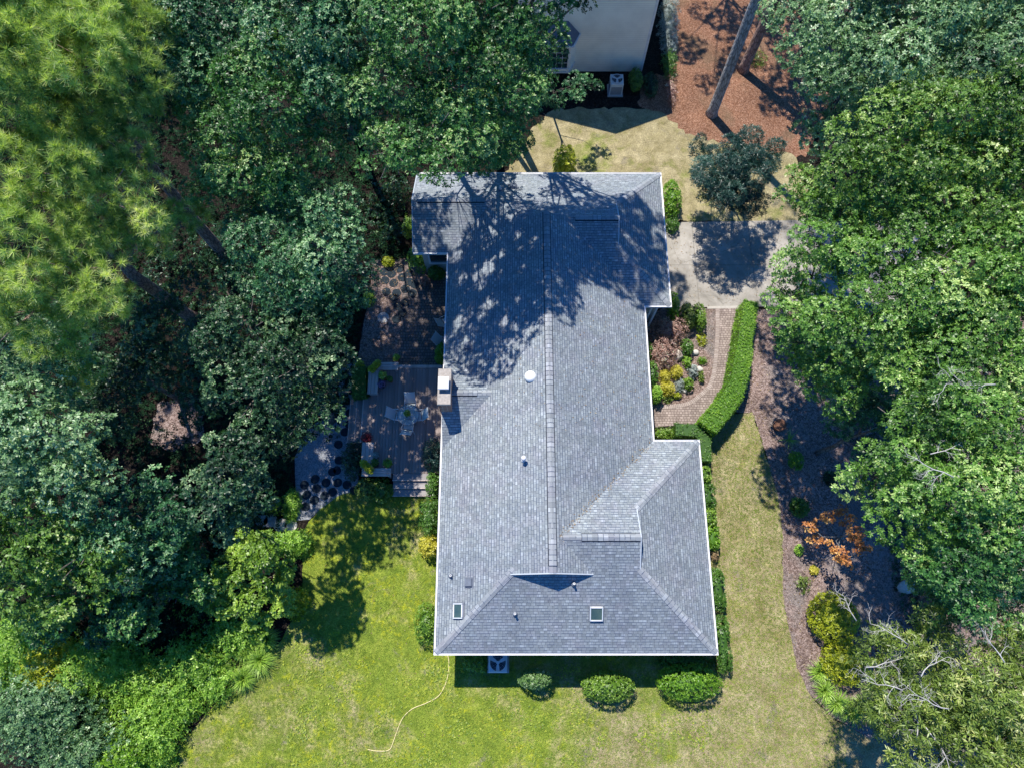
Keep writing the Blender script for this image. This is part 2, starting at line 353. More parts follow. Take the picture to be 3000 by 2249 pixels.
def unit(a): return a / np.maximum(np.linalg.norm(a, axis=1, keepdims=True), 1e-9)
def rand_dirs(n, zmin=-1.0):
    z = rng.uniform(zmin, 1, n); a = rng.uniform(0, 2 * np.pi, n); r = np.sqrt(1 - z * z)
    return np.stack([r * np.cos(a), r * np.sin(a), z], 1)
def rosettes(pos, nrm, tone, L, W, k, tilt=.25, jit=.35):
    """k leaves radiating from every point: rhombic, folded along the midrib"""
    n = len(pos); ref = rand_dirs(n); t1 = unit(np.cross(nrm, ref)); t2 = np.cross(nrm, t1)
    a = (np.arange(k)[None] / k * 2 * np.pi + rng.normal(0, .35, (n, k)))[..., None]
    d = np.cos(a) * t1[:, None] + np.sin(a) * t2[:, None] + nrm[:, None] * (tilt + rng.normal(0, jit, (n, k, 1)))
    d = d / np.linalg.norm(d, axis=2, keepdims=True)
    sd_ = np.cross(d, nrm[:, None]); sd_ = sd_ / np.maximum(np.linalg.norm(sd_, axis=2, keepdims=True), 1e-6)
    l = L * rng.uniform(.65, 1.25, (n, k, 1)); wv = W * rng.uniform(.75, 1.25, (n, k, 1)) * .5
    p = pos[:, None] + d * l * .08; up = nrm[:, None] * wv * .35
    V = np.stack([p, p + d * l * .5 + sd_ * wv + up, p + d * l, p + d * l * .5 - sd_ * wv + up], 2).reshape(-1, 3)
    tn = np.clip(tone[:, None] + rng.normal(0, .13, (n, k)), 0, 1); tn = np.repeat(tn.reshape(-1), 4)
    return V, tn
def needles(pos, nrm, tone, L, W, k, spread=.9):
    n = len(pos); d = nrm[:, None] * rng.uniform(.0, 1.1, (n, k, 1)) + rand_dirs(n * k).reshape(n, k, 3) * spread
    d = d / np.linalg.norm(d, axis=2, keepdims=True); sd_ = np.cross(d, rand_dirs(n * k).reshape(n, k, 3)); sd_ /= np.maximum(np.linalg.norm(sd_, axis=2, keepdims=True), 1e-6)
    l = L * rng.uniform(.7, 1.15, (n, k, 1)); p = pos[:, None] + 0 * d
    V = np.stack([p - sd_ * W * .5, p + sd_ * W * .5, p + d * l + sd_ * W * .15, p + d * l - sd_ * W * .15], 2).reshape(-1, 3)
    tn = np.clip(tone[:, None] + rng.normal(0, .12, (n, k)), 0, 1)
    return V, np.repeat(tn.reshape(-1), 4)
def quad_mesh(name, V, tone, mat, parent=None, origin=(0, 0, 0), extra=None):
    n = len(V) // 4; me = bpy.data.meshes.new(name); V = (V - np.array(origin)).astype(np.float32)
    nv = len(V); nf = n; loops = np.arange(nv, dtype=np.int32); start = np.arange(0, nv, 4, dtype=np.int32); mi = np.zeros(n, np.int32)
    tone = tone.astype(np.float32)
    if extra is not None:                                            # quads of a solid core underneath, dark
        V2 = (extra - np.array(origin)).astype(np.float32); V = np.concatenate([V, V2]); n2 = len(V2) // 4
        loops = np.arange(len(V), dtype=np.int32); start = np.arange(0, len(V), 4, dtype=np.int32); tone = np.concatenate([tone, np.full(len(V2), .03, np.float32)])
    me.vertices.add(len(V)); me.vertices.foreach_set('co', V.reshape(-1))
    me.loops.add(len(V)); me.loops.foreach_set('vertex_index', loops)
    me.polygons.add(len(start)); me.polygons.foreach_set('loop_start', start)
    try: me.polygons.foreach_set('loop_total', np.full(len(start), 4, np.int32))
    except Exception: pass
    me.materials.append(M[mat]); at = me.attributes.new('tone', 'FLOAT', 'POINT'); at.data.foreach_set('value', tone)
    me.update(calc_edges=True); ob = bpy.data.objects.new(name, me); C.objects.link(ob); attach(ob, parent, origin); return ob

# holes cut through the foliage along sun rays to light chosen spots: (point, radius)
SUN_HOLES = [(D(385, 905), .62), (D(368, 930), .4), (D(405, 925), .35), (D(335, 945), .3), (D(805, 745), .3), (D(830, 730), .22), (D(850, 800), .22), (D(815, 985), .2), (D(880, 950), .22), (D(900, 900), .18), (D(830, 655), .2), (D(700, 985), .25), (D(1830, 1620), .25), (D(1790, 1630), .2), (D(1870, 1600), .2), (D(1850, 1645), .18), (D(1900, 1640), .25)]
for _x, _y, _z, _r in [(1050, 560, 4.2, .4), (1025, 580, 3.9, .3), (1078, 535, 4.4, .25), (988, 690, 3.2, .3), (1000, 740, 3.4, .2), (1030, 395, 3.2, .45), (985, 390, 3.1, .4), (1000, 470, 3.4, .5), (975, 510, 3.2, .35), (1100, 460, 4.5, .15), (1050, 650, 4.0, .3), (1085, 690, 4.3, .22)]: SUN_HOLES.append((D(_x, _y, _z), _r))
for _i in range(46): SUN_HOLES.append(((rng.uniform(-2.8, 6.5), rng.uniform(10, 20), 3.9), rng.uniform(.07, .2)))
def sunlit(p, extra=0.0):
    k = np.ones(len(p), bool); d = np.array(sd)
    for g, r in SUN_HOLES:
        v = p - np.array(g); t_ = v @ d; k &= np.linalg.norm(v - t_[:, None] * d, axis=1) > r + extra + rng.uniform(-.22, .12, len(p))
    return k
# ------------------------------------------------------------------ trees
def lobes(c, r, flat=.8, dens=1.0):
    """secondary leaf clumps on one big lobe of a crown"""
    n = max(5, int(7.5 * r * dens)); d = rand_dirs(n, -.15)
    cc = np.array(c) + d * r * rng.uniform(.55, .92, (n, 1)) * np.array([1, 1, flat]); rr = r * rng.uniform(.24, .46, n)
    return np.concatenate([[np.array(c)], cc]), np.concatenate([[r * .5], rr])
def crown_cloud(blobs, dens, flat=.8, zmin=-.15, ldens=1.0):
    P_, N_, T_ = [], [], []
    for (c, r) in blobs:
        cc, rr = lobes(c, r, flat, ldens)
        for i in range(len(cc)):
            sr = rr[i]; n = int(dens * 4 * np.pi * sr * sr * .66) + 3; d = rand_dirs(n, zmin)
            p = cc[i] + d * sr * rng.uniform(.84, 1.08, (n, 1)) * np.array([1, 1, .9])
            keep = np.ones(n, bool)
            for j in range(len(cc)):
                if j != i: keep &= np.linalg.norm(p - cc[j], axis=1) > rr[j] * .72
            keep &= sunlit(p, .08); p = p[keep]; d = d[keep]; P_.append(p)
            N_.append(unit(d * .75 + np.array([0, 0, .55]) + rng.normal(0, .3, p.shape)))
            T_.append(np.clip(rng.normal(.5, .17) + rng.normal(0, .15, len(p)), 0, 1))
    return np.concatenate(P_), np.concatenate(N_), np.concatenate(T_)
def trunk_mesh(base, blobs, r0, mat, parent, lean=None, twigs=0):
    mb = MB(); b = Vector(base); top = max(blobs, key=lambda q: q[0][2]); cz = sum(q[0][2] for q in blobs) / len(blobs)
    cen = Vector((sum(q[0][0] for q in blobs) / len(blobs), sum(q[0][1] for q in blobs) / len(blobs), cz))
    fork = b.lerp(cen, .62); fork.x = b.x + (cen.x - b.x) * .45; fork.y = b.y + (cen.y - b.y) * .45
    tp = Vector(top[0])
    pts = [b + Vector((0, 0, -.1)), b + Vector((0, 0, .4)), b.lerp(fork, .5) + Vector((random.uniform(-.15, .15), random.uniform(-.15, .15), 0)), fork, fork.lerp(tp, .5) + Vector((random.uniform(-.3, .3), random.uniform(-.3, .3), .2)), tp]
    mb.tube(pts, [r0 * 1.45, r0 * 1.05, r0 * .9, r0 * .75, r0 * .42, r0 * .12], mat, 10)
    for (c, r) in blobs:
        c = Vector(c)
        if (c - tp).length < .1: continue
        s0 = pts[2].lerp(fork, random.uniform(.5, 1)) if c.z < fork.z + 1.5 else fork.lerp(tp, random.uniform(.05, .4))
        m = s0.lerp(c, .5) + Vector((random.uniform(-.4, .4), random.uniform(-.4, .4), random.uniform(-.1, .7)))
        mb.tube([s0, m, c], [r0 * .36, r0 * .22, r0 * .08], mat, 6)
        for k in range(5):
            d = Vector(rand_dirs(1, -.1)[0]); e = c + d * r * .85
            mb.tube([m.lerp(c, .6 + k * .08), c.lerp(e, .5) + Vector((0, 0, .1)), e], [r0 * .12, r0 * .08, .012], mat, 4)
    return mb.build('trunk', parent, True, tuple(parent.location))
def tree(name, label, spec, mat, base=None, L=.105, W=.046, k=8, dens=30, r0=.22, barkm='oak_bark', kind='leaf', group=None, dead=None, flat=.8):
    blobs = [(D(x, y, z), r) for x, y, z, r in spec]
    if base is not None and len(base) == 2: base = D(*base)
    if base is None:
        cx = sum(b[0][0] for b in blobs) / len(blobs); cy = sum(b[0][1] for b in blobs) / len(blobs); base = (cx, cy, 0)
    e = empty(name, base, label, 'tree', group)
    if kind == 'leaf' and r0 > .15:                                   # low boughs round the trunk
        cz = np.mean([b[0] for b in blobs], axis=0)
        for f_ in (.38, .55, .72):
            q_ = np.array(base) * (1 - f_) + cz * f_ + rng.normal(0, .35, 3); blobs = blobs + [((q_[0], q_[1], q_[2]), 1.25)]
    trunk_mesh(base, blobs, r0, barkm, e)
    if kind == 'leaf':
        p, n, t_ = crown_cloud(blobs, dens, flat); V, tn = rosettes(p, n, t_, L, W, k)
    else:
        p, n, t_ = crown_cloud(blobs, dens, flat, -.2, 1.35); V, tn = needles(p, n, t_, L, W, k)
    quad_mesh('crown', V, tn, mat, e, base)
    if dead:
        for (x, y, z, ang, ln) in dead:
            mb = MB(); p0 = Vector(D(x, y, z)); bare(mb, p0, ang, ln * .85, .020, 3); mb.build('dead_branch', e, True, tuple(base))
    return e
def bare(mb, p, ang, ln, r, lvl):
    pts = [p]; a = ang; m = 5
    for i in range(m):
        a += random.uniform(-.35, .35); pts.append(pts[-1] + Vector((math.cos(a), math.sin(a), random.uniform(-.12, .2))) * ln / m)
    mb.tube(pts, [r * (1 - .75 * i / m) for i in range(m + 1)], 'dead_wood', 5)
    if lvl > 0:
        for i in range(1, m + 1):
            if random.random() < .85: bare(mb, pts[i], a + random.choice((-1, 1)) * random.uniform(.5, 1.1), ln * random.uniform(.35, .55), r * .5, lvl - 1)

# ------------------------------------------------------------------ shrubs
def ell_core(c, rx, ry, rz, box=0.0):
    q = []; n, m = 14, 6
    def pt(i, j):
        a = 2 * math.pi * i / n; e = -.45 * math.pi / 2 + (math.pi / 2 * 1.45) * j / m
        x, y, z = math.cos(a) * math.cos(e), math.sin(a) * math.cos(e), math.sin(e)
        if box: pw = 1 - box; x, y, z = [math.copysign(abs(v) ** pw, v) for v in (x, y, z)]
        return (c[0] + rx * x * .9, c[1] + ry * y * .9, c[2] + rz * z * .9)
    for i in range(n):
        for j in range(m): q += [pt(i, j), pt(i + 1, j), pt(i + 1, j + 1), pt(i, j + 1)]
    return np.array(q)
def shrub(label, c, rx, ry, h, mat, L=.07, W=.04, k=5, dens=60, loose=.06, box=0.0, rot=0.0, name='shrub', cat='shrub', group=None, core=True, lump=.1):
    """rounded or clipped bush: dense leaf rosettes all over a woody core; c = ground point of the centre"""
    rz = h * .6; cz = h * .42; area = 2 * np.pi * ((rx * ry) ** .8 + (rx * rz) ** .8 + (ry * rz) ** .8) * .75
    n = int(dens * area) + 20; d = rand_dirs(n, -.55); q = d.copy()
    if box: pw = 1 - box; q = np.sign(d) * np.abs(d) ** pw
    if lump > 0:
        f = np.ones(n)
        for _ in range(9):
            v = rand_dirs(1)[0]; f += lump * np.exp(-np.sum((d - v) ** 2, 1) / .16) * rng.uniform(-.6, 1.2)
        q = q * f[:, None]
    q = q * rng.uniform(1 - loose * 2.2, 1 + loose, (n, 1)); p = q * np.array([rx, ry, rz])
    p[:, 2] += cz; ok = p[:, 2] > .02; p = p[ok]; d = d[ok]
    ca, sa = math.cos(rot), math.sin(rot); R = np.array([[ca, -sa, 0], [sa, ca, 0], [0, 0, 1]])
    p = p @ R.T; d = d @ R.T; nm = unit(d * .8 + np.array([0, 0, .4]) + rng.normal(0, .35, d.shape))
    tone = np.clip(.42 + .3 * np.sin(p[:, 0] * 4.1 + rx * 9) * np.sin(p[:, 1] * 3.7) * .5 + rng.normal(0, .17, len(p)), 0, 1)
    V, tn = rosettes(p, nm, tone, L, W, k, .3, .4)
    base = np.array([c[0], c[1], 0.0]); V = V + base
    ex = None
    if core:
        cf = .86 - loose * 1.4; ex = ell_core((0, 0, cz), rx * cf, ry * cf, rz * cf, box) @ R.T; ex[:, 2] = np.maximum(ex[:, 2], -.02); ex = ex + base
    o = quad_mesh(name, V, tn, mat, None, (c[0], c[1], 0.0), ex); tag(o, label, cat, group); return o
def hedge_box(label, pts, width, h, mat, dens=85, L=.055, W=.032, name='hedge', group=None):
    """clipped hedge swept along a line of ground points"""
    pts = [np.array(p[:2]) for p in pts]; P_ = []; N_ = []; ex = []
    seg = [(pts[i], pts[i + 1]) for i in range(len(pts) - 1)]; ws = width if hasattr(width, '__len__') else [width] * len(pts)
    def ring(i):
        t = pts[min(i + 1, len(pts) - 1)] - pts[max(i - 1, 0)]; t = t / np.linalg.norm(t); nn = np.array([-t[1], t[0]]); return nn
    for i, (a, b) in enumerate(seg):
        ln = np.linalg.norm(b - a); n = int(dens * ln * (ws[i] + 2 * h)) ; u = rng.uniform(-.02, 1.02, n); s = rng.uniform(0, 1, n) * (ws[i] + 2 * h)
        na, nb = ring(i), ring(i + 1); nn = na[None] * (1 - u[:, None]) + nb[None] * u[:, None]; wd = ws[i] * (1 - u) + ws[i + 1] * u
        per = ws[i] + 2 * h; side = np.zeros(n); z = np.zeros(n); nz = np.zeros(n); ns = np.zeros(n)
        A = s < h; B = (s >= h) & (s < h + ws[i]); Cc = s >= h + ws[i]
        side[A] = -.5; z[A] = s[A]; ns[A] = -1
        side[B] = (s[B] - h) / ws[i] - .5; z[B] = h; nz[B] = 1
        side[Cc] = .5; z[Cc] = s[Cc] - h - ws[i]; ns[Cc] = 1
        rd = np.minimum(np.abs(np.abs(side) - .5) * wd, 9); edge = np.clip(1 - rd / .12, 0, 1) * nz; z = z - .07 * edge ** 2
        off = rng.normal(0, .022, n) + .03 * np.sin(a[0] * 3.1 + a[1] * 2.3 + u * ln * 3) * np.sin(s * 4 + a[1] * 1.7); 
        xy = a[None] * (1 - u[:, None]) + b[None] * u[:, None] + nn * ((side * wd) + ns * off)[:, None]
        P_.append(np.column_stack([xy, z + nz * off])); N_.append(np.column_stack([nn * ns[:, None], nz]))
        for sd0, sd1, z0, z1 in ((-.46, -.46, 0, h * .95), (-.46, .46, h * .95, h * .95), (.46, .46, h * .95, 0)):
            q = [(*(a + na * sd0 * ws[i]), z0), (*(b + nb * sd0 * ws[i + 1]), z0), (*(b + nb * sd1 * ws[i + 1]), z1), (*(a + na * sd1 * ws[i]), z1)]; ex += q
    for i, e in ((0, -1), (len(pts) - 1, 1)):                          # end faces
        t = (pts[1] - pts[0]) if i == 0 else (pts[-1] - pts[-2]); t = t / np.linalg.norm(t); nn = ring(i); n = int(dens * ws[i] * h)
        s = rng.uniform(-.5, .5, n); z = rng.uniform(0, h, n)
        P_.append(np.column_stack([pts[i][None] + nn[None] * (s * ws[i])[:, None] + t[None] * e * rng.normal(.02, .02, (n, 1)), z])); N_.append(np.column_stack([np.tile(t * e, (n, 1)), np.zeros(n)]))
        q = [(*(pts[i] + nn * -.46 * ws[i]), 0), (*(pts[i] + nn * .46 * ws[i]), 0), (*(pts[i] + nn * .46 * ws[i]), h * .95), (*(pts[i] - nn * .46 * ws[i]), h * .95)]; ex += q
    p = np.concatenate(P_); nm = unit(np.concatenate(N_) * .8 + np.array([0, 0, .35]) + rng.normal(0, .35, p.shape))
    tone = np.clip(.42 + .12 * np.sin(p[:, 0] * 5.3 + p[:, 2] * 3) * np.sin(p[:, 1] * 4.1) + .12 * np.sin(p[:, 0] * 2.3) + .12 * np.sin(p[:, 1] * 2.9) + rng.normal(0, .17, len(p)), 0, 1)
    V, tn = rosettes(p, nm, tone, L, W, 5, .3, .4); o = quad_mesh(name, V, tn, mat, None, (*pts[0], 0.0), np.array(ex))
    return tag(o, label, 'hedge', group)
def blades(c, r, h, n, mat, w=.02, droop=.6, z0=0.0, seg=3):
    """arching strap leaves from a common root"""
    a = rng.uniform(0, 2 * np.pi, n); out = rng.uniform(.25, 1, n) * r; hh = h * rng.uniform(.6, 1.1, n)
    Q = []; d = np.stack([np.cos(a), np.sin(a), 0 * a], 1); sdv = np.stack([-np.sin(a), np.cos(a), 0 * a], 1)
    rt = np.stack([c[0] + d[:, 0] * r * .12 * rng.uniform(0, 1, n), c[1] + d[:, 1] * r * .12 * rng.uniform(0, 1, n), np.full(n, z0)], 1)
    def pt(u): return rt + d * (out * u)[:, None] + np.stack([0 * a, 0 * a, hh * (u * 1.9 - u * u * (1.9 - (1 - droop)))], 1)
    for i in range(seg):
        u0, u1 = i / seg, (i + 1) / seg; w0 = w * (1 - u0 * .8); w1 = w * (1 - u1 * .95)
        Q.append(np.stack([pt(u0) - sdv * w0 / 2, pt(u0) + sdv * w0 / 2, pt(u1) + sdv * w1 / 2, pt(u1) - sdv * w1 / 2], 1))
    return np.stack(Q, 1).reshape(-1, 3), np.repeat(np.clip(rng.normal(.5, .22, n), 0, 1), 4 * seg)
def grass_clump(label, c, r, h, n, mat='grass_blade', w=.025, name='ornamental_grass', cat='plant', group=None, droop=.6):
    V, tn = blades(c, r, h, n, mat, w, droop); return tag(quad_mesh(name, V, tn, mat, None, (c[0], c[1], 0)), label, cat, group)

# ------------------------------------------------------------------ the ground
def rough_poly(pts, z, mat, name, amp=.06, step=.25):
    out = []
    for i in range(len(pts)):
        a = Vector(pts[i][:2]); b = Vector(pts[(i + 1) % len(pts)][:2]); n = max(1, min(200, int((b - a).length / step))); nn = (b - a).normalized().orthogonal()
        for k in range(n): out.append(a.lerp(b, k / n) + nn * (random.uniform(-amp, amp) if k else 0))
    mb = MB(); mb.poly([(p.x, p.y, z) for p in out], mat); o = mb.build(name)
    me = o.data
    if me.polygons[0].normal.z < 0: me.flip_normals()
    return struct(o)
def smooth(pts, n=4, closed=False):
    out = []; m = len(pts)
    for i in range(m if closed else m - 1):
        p = [Vector(pts[j % m] if closed else pts[min(max(j, 0), m - 1)]) for j in (i - 1, i, i + 1, i + 2)]
        for k in range(n):
            t_ = k / n; out.append(.5 * ((2 * p[1]) + (p[2] - p[0]) * t_ + (2 * p[0] - 5 * p[1] + 4 * p[2] - p[3]) * t_ ** 2 + (3 * p[1] - p[0] - 3 * p[2] + p[3]) * t_ ** 3))
    if not closed: out.append(Vector(pts[-1]))
    return [tuple(v) for v in out]
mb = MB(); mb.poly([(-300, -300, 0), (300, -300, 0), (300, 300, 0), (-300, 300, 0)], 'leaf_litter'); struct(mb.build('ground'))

bedline = [(1625, 890), (1640, 935), (1660, 1000), (1680, 1070), (1690, 1150), (1690, 1280), (1700, 1340), (1720, 1440), (1750, 1500), (1800, 1550), (1870, 1590), (1940, 1620), (2000, 1700)]
mul = [D(*p) for p in [(1575, 890), (1570, 800), (1590, 668), (1900, 668), (2500, 700), (2500, 2000), (1990, 1750)]] + [D(*p) for p in bedline[::-1]]
rough_poly(mul, .004, 'mulch', 'mulch_bed', .04)
lawn = [D(*p) for p in [(300, 1760), (350, 1650), (430, 1560), (480, 1500), (560, 1460), (610, 1380), (650, 1300), (655, 1220), (650, 1160), (668, 1125), (700, 1085), (745, 1062), (790, 1047), (850, 1052), (930, 1052), (940, 1100)]] + \
       [(-1, 3, 0), (6, 6, 0)] + [D(*p) for p in [(1440, 925), (1530, 925), (1580, 895)]] + [D(*p) for p in bedline] + [(20, -22, 0), (-22, -22, 0)]
rough_poly(lawn, .008, 'lawn_grass', 'lawn', .05)
nl = [D(*p) for p in [(1090, 372), (1130, 330), (1150, 275), (1200, 235), (1440, 235), (1480, 275), (1560, 300), (1720, 330), (1760, 480), (1440, 480)]]
rough_poly(nl + [(4, 20, 0)], .008, 'lawn_dry', 'back_lawn', .12)
ps = [D(*p) for p in [(1380, 170), (1440, 160), (1440, -160), (1850, -160), (1830, 150), (1740, 340), (1570, 310), (1480, 290), (1440, 250), (1380, 230)]]
rough_poly(ps, .012, 'pine_straw', 'pine_straw_bed', .15)
dv = [D(1400, 482), D(1560, 479), D(1760, 476), (23, 19.6, 0), (23, 14.4, 0), D(1640, 663), D(1541, 664), D(1400, 664)]
mb = MB(); mb.prism(dv, .0, .022, 'concrete'); struct(mb.build('driveway'))
# brick walk, its edging and the front planting bed
outer = smooth([P(*K5(x, y)) for x, y in [(1085, 180), (1045, 330), (1005, 520), (985, 700), (950, 850), (890, 1000), (800, 1120), (700, 1210), (650, 1290), (560, 1300), (215, 1330)]])
inner = smooth([P(*K5(x, y)) for x, y in [(190, 1120), (430, 1105), (560, 1075), (660, 1000), (740, 920), (780, 800), (800, 640), (815, 400), (815, 180)]])
mb = MB(); mb.prism([(p[0], p[1]) for p in outer + [(5.6, 7.6, 0), (5.6, 9.0, 0)] + inner], 0, .03, 'pavers'); struct(mb.build('walkway'))
bed = inner + [P(*K5(700, 180)), P(*K5(400, 130)), (5.9, 13.6, 0), (5.9, 9.2, 0)]
rough_poly(bed, .014, 'mulch', 'front_bed', .01)
mb = MB(); q = [Vector(p) for p in inner]; L_ = 0
for i in range(len(q) - 1):
    def off(j, d):
        t_ = (q[min(j + 1, len(q) - 1)] - q[max(j - 1, 0)]).normalized(); return q[j] + Vector((t_.y, -t_.x, 0)) * d
    l1 = L_ + (q[i + 1] - q[i]).length; z = Vector((0, 0, .036))
    mb.poly([off(i, 0) + z, off(i, .2) + z, off(i + 1, .2) + z, off(i + 1, 0) + z], 'edge_pavers', [(L_, 0), (L_, .2), (l1, .2), (l1, 0)]); L_ = l1
struct(mb.build('walkway_edging'))
mb = MB(); a, b = P(*K5(735, 180)), P(*K5(1085, 160)); mb.box((a[0] + b[0]) / 2, (a[1] + b[1]) / 2, 0, .034, b[0] - a[0], .14, 'curb', .02); struct(mb.build('walkway_threshold'))
# patio and gravel west of the house
pt = [D(*p) for p in [(775, 775), (785, 700), (800, 640), (830, 600), (985, 600), (985, 800), (775, 800)]]
rough_poly(pt, .010, 'patio_pavers', 'patio', .02)
rough_poly([D(*p) for p in [(775, 775), (785, 700), (800, 640), (815, 600), (870, 600), (868, 690), (860, 775)]], .014, 'mulch', 'patio_side_bed', .06)
gp = [P(*K6(x, y)) for x, y in [(385, 330), (395, 560), (405, 660), (400, 770), (490, 760), (560, 690), (700, 590), (820, 560), (860, 200), (850, -150), (820, -330), (700, -300), (690, 0), (480, 120)]]
rough_poly(gp, .010, 'gravel', 'gravel_path', .02)
gp = [D(*p) for p in [(805, 560), (800, 640), (830, 605), (985, 605), (985, 560)]]
rough_poly(gp, .012, 'mulch', 'side_bed', .03)
# grass that stands up off the lawn sheet
def in_poly(x, y, poly):
    ins = np.zeros(len(x), bool); n = len(poly)
    for i in range(n):
        x1, y1 = poly[i][0], poly[i][1]; x2, y2 = poly[(i + 1) % n][0], poly[(i + 1) % n][1]
        if y1 == y2: continue
        c = ((y1 > y) != (y2 > y)) & (x < (x2 - x1) * (y - y1) / (y2 - y1) + x1); ins ^= c
    return ins
def turf(name, poly, box, n, label):
    x = rng.uniform(box[0], box[1], n); y = rng.uniform(box[2], box[3], n)
    k = in_poly(x, y, poly) & ~((x > -2.7) & (x < 7.8) & (y > -1.3) & (y < 6.9)); x = x[k]; y = y[k]
    p = np.stack([x, y, np.full(len(x), .008)], 1)
    f = .5 + .5 * np.sin(x * 1.3 + 2 * np.sin(y * .7)) * np.sin(y * 1.1 + 1.5 * np.sin(x * .9))
    V, tn = rosettes(p, np.tile([0, 0, 1.0], (len(x), 1)), np.clip(.25 + .45 * f, 0, 1), .075, .014, 3, .9, .3)
    o = quad_mesh(name, V, tn, 'lawn_blade'); o['kind'] = 'stuff'; o['label'] = label; o['category'] = 'grass'; return o
turf('grass', lawn, (-15, 14, -9, 10), 120000, 'short mown grass of the lawn round the house')

# ------------------------------------------------------------------ the main house
PZ = 2.8; PP = .5
house = empty('house', (1.6, 8, 0), 'grey shingled house with long main ridge in the middle of the clearing', 'house')
wl = [(-2.65, -1.28), (7.75, -1.28), (7.75, 6.56), (5.77, 6.56), (5.77, 13.85), (7.0, 13.85), (7.0, 20.26), (-4.45, 20.26), (-4.45, 16.64), (-2.65, 16.64)]
mb = MB(); mb.prism(wl, 0, 2.68, 'siding'); mb.build('wall', house)
W_ = lambda x: PZ + PP * (x + 3.05); E_ = lambda x: PZ + PP * (6.17 - x); S_ = lambda y: PZ + PP * (y + 1.68); N_ = lambda y: PZ + PP * (20.66 - y)
roof = MB()
def rface(pts, zf, udir, o=(0, 0)):
    """udir: plan direction along the eave; v runs up the slope"""
    sl_ = math.sqrt(1 + PP * PP); P3 = [(x, y, zf(x, y)) for x, y in pts]
    uv = [(x * udir[0] + y * udir[1] + o[0], (zf(x, y) - PZ) / PP * sl_ + o[1]) for x, y in pts]
    a = sum(pts[i][0] * pts[(i + 1) % len(pts)][1] - pts[(i + 1) % len(pts)][0] * pts[i][1] for i in range(len(pts)))
    if a < 0: P3 = P3[::-1]; uv = uv[::-1]
    roof.poly(P3, 'shingle', uv)
RX = 1.56
rface([(-3.05, -1.68), (8.15, -1.68), (5.0, 1.47), (5.0, 2.64), (1.85, 2.64), (3.02, 1.47), (.10, 1.47)], lambda x, y: S_(y), (1, 0))
rface([(8.15, -1.68), (8.15, 6.96), (5.0, 3.81), (5.0, 1.47)], lambda x, y: PZ + PP * (8.15 - x), (0, 1), (3, 0))
rface([(8.15, 6.96), (6.17, 6.96), (1.85, 2.64), (5.0, 2.64), (5.0, 3.81)], lambda x, y: PZ + PP * (6.96 - y), (1, 0), (5, 0))
rface([(-3.05, -1.68), (-.07, 1.30), (RX, 1.30), (RX, 17.05), (.55, 17.05), (-.85, 18.45), (-3.05, 16.24)], lambda x, y: W_(x), (0, 1))
rface([(6.17, 6.96), (6.17, 13.45), (2.57, 17.05), (RX, 17.05), (RX, 1.30), (3.19, 1.30), (1.85, 2.64)], lambda x, y: E_(x), (0, 1), (7, 0))
rface([(-4.74, 20.66), (7.4, 20.66), (4.9, 18.16), (4.9, 17.05), (.55, 17.05), (-.85, 18.45), (-4.74, 18.45)], lambda x, y: N_(y), (1, 0), (2, 0))
rface([(-4.74, 16.24), (-3.05, 16.24), (-.85, 18.45), (-4.74, 18.45)], lambda x, y: PZ + PP * (y - 16.24), (1, 0), (1, 0))
rface([(7.4, 20.66), (7.4, 13.45), (4.9, 15.95), (4.9, 18.16)], lambda x, y: PZ + PP * (7.4 - x), (0, 1), (4, 0))
rface([(6.17, 13.45), (7.4, 13.45), (4.9, 15.95), (4.9, 17.05), (2.57, 17.05)], lambda x, y: PZ + PP * (y - 13.45), (1, 0), (6, 0))
# cross gable by the chimney
rface([(-3.05, 6.65), (-3.05, 8.85), (-.85, 8.85)], lambda x, y: PZ + .003 + PP * (y - 6.65), (1, 0), (8, 0))
rface([(-3.05, 11.05), (-3.05, 8.85), (-.85, 8.85)], lambda x, y: PZ + .003 + PP * (11.05 - y), (1, 0), (9, 0))
ro = roof.build('roof', house)
# ridge caps and vents
def cap(a, b, dl, dr, w=.15, lift=.025, mat='shingle_cap', side=None, name='ridge_cap', parent=None):
    """folded strip from a to b lying over two slopes; dl, dr = plan directions down each slope with their drop"""
    a, b = Vector(a), Vector(b); n = max(1, int((b - a).length / .2)); mb = MB(); dl, dr = Vector(dl).normalized(), Vector(dr).normalized()
    for i in range(n):
        p, q = a.lerp(b, i / n), a.lerp(b, (i + 1) / n); z0 = Vector((0, 0, lift + .010)); z1 = Vector((0, 0, lift)); u = i * .2; ro_ = random.uniform(0, 9)
        for d, k in ((dl, 1), (dr, -1)):
            pts = [p + z0, q + z1, q + d * w + z1, p + d * w + z0]; uv = [(.1 + ro_, u + .02), (.1 + ro_, u + .18), (.3 + ro_, u + .18), (.3 + ro_, u + .02)]
            if k > 0: pts = pts[::-1]; uv = uv[::-1]
            mb.poly(pts, mat, uv)
            if lift > .03:
                e0, e1 = p + d * w, q + d * w; f = Vector((0, 0, -.01)); pts = [e0 + z0, e1 + z1, e1 + f, e0 + f]
                mb.poly(pts if k < 0 else pts[::-1], 'dark_slot')
                g0, g1 = e0 + d * .035, e1 + d * .035; h = Vector((0, 0, .006)); mb.poly([e0 + h, e1 + h, g1 + h, g0 + h] if k < 0 else [g0 + h, g1 + h, e1 + h, e0 + h], 'dark_slot')
    return mb.build(name, parent or ro)
zR = W_(RX)
cap((RX, 1.55, zR), (RX, 17.05, zR), (-1, 0, -PP), (1, 0, -PP), .165, .05, name='ridge_vent')
cap((RX, 1.3, zR), (RX, 1.55, zR), (-1, 0, -PP), (1, 0, -PP), .15, .02)
cap((2.0, 2.64, S_(2.64)), (2.7, 2.64, S_(2.64)), (0, 1, -PP), (0, -1, -PP), .13, .02)
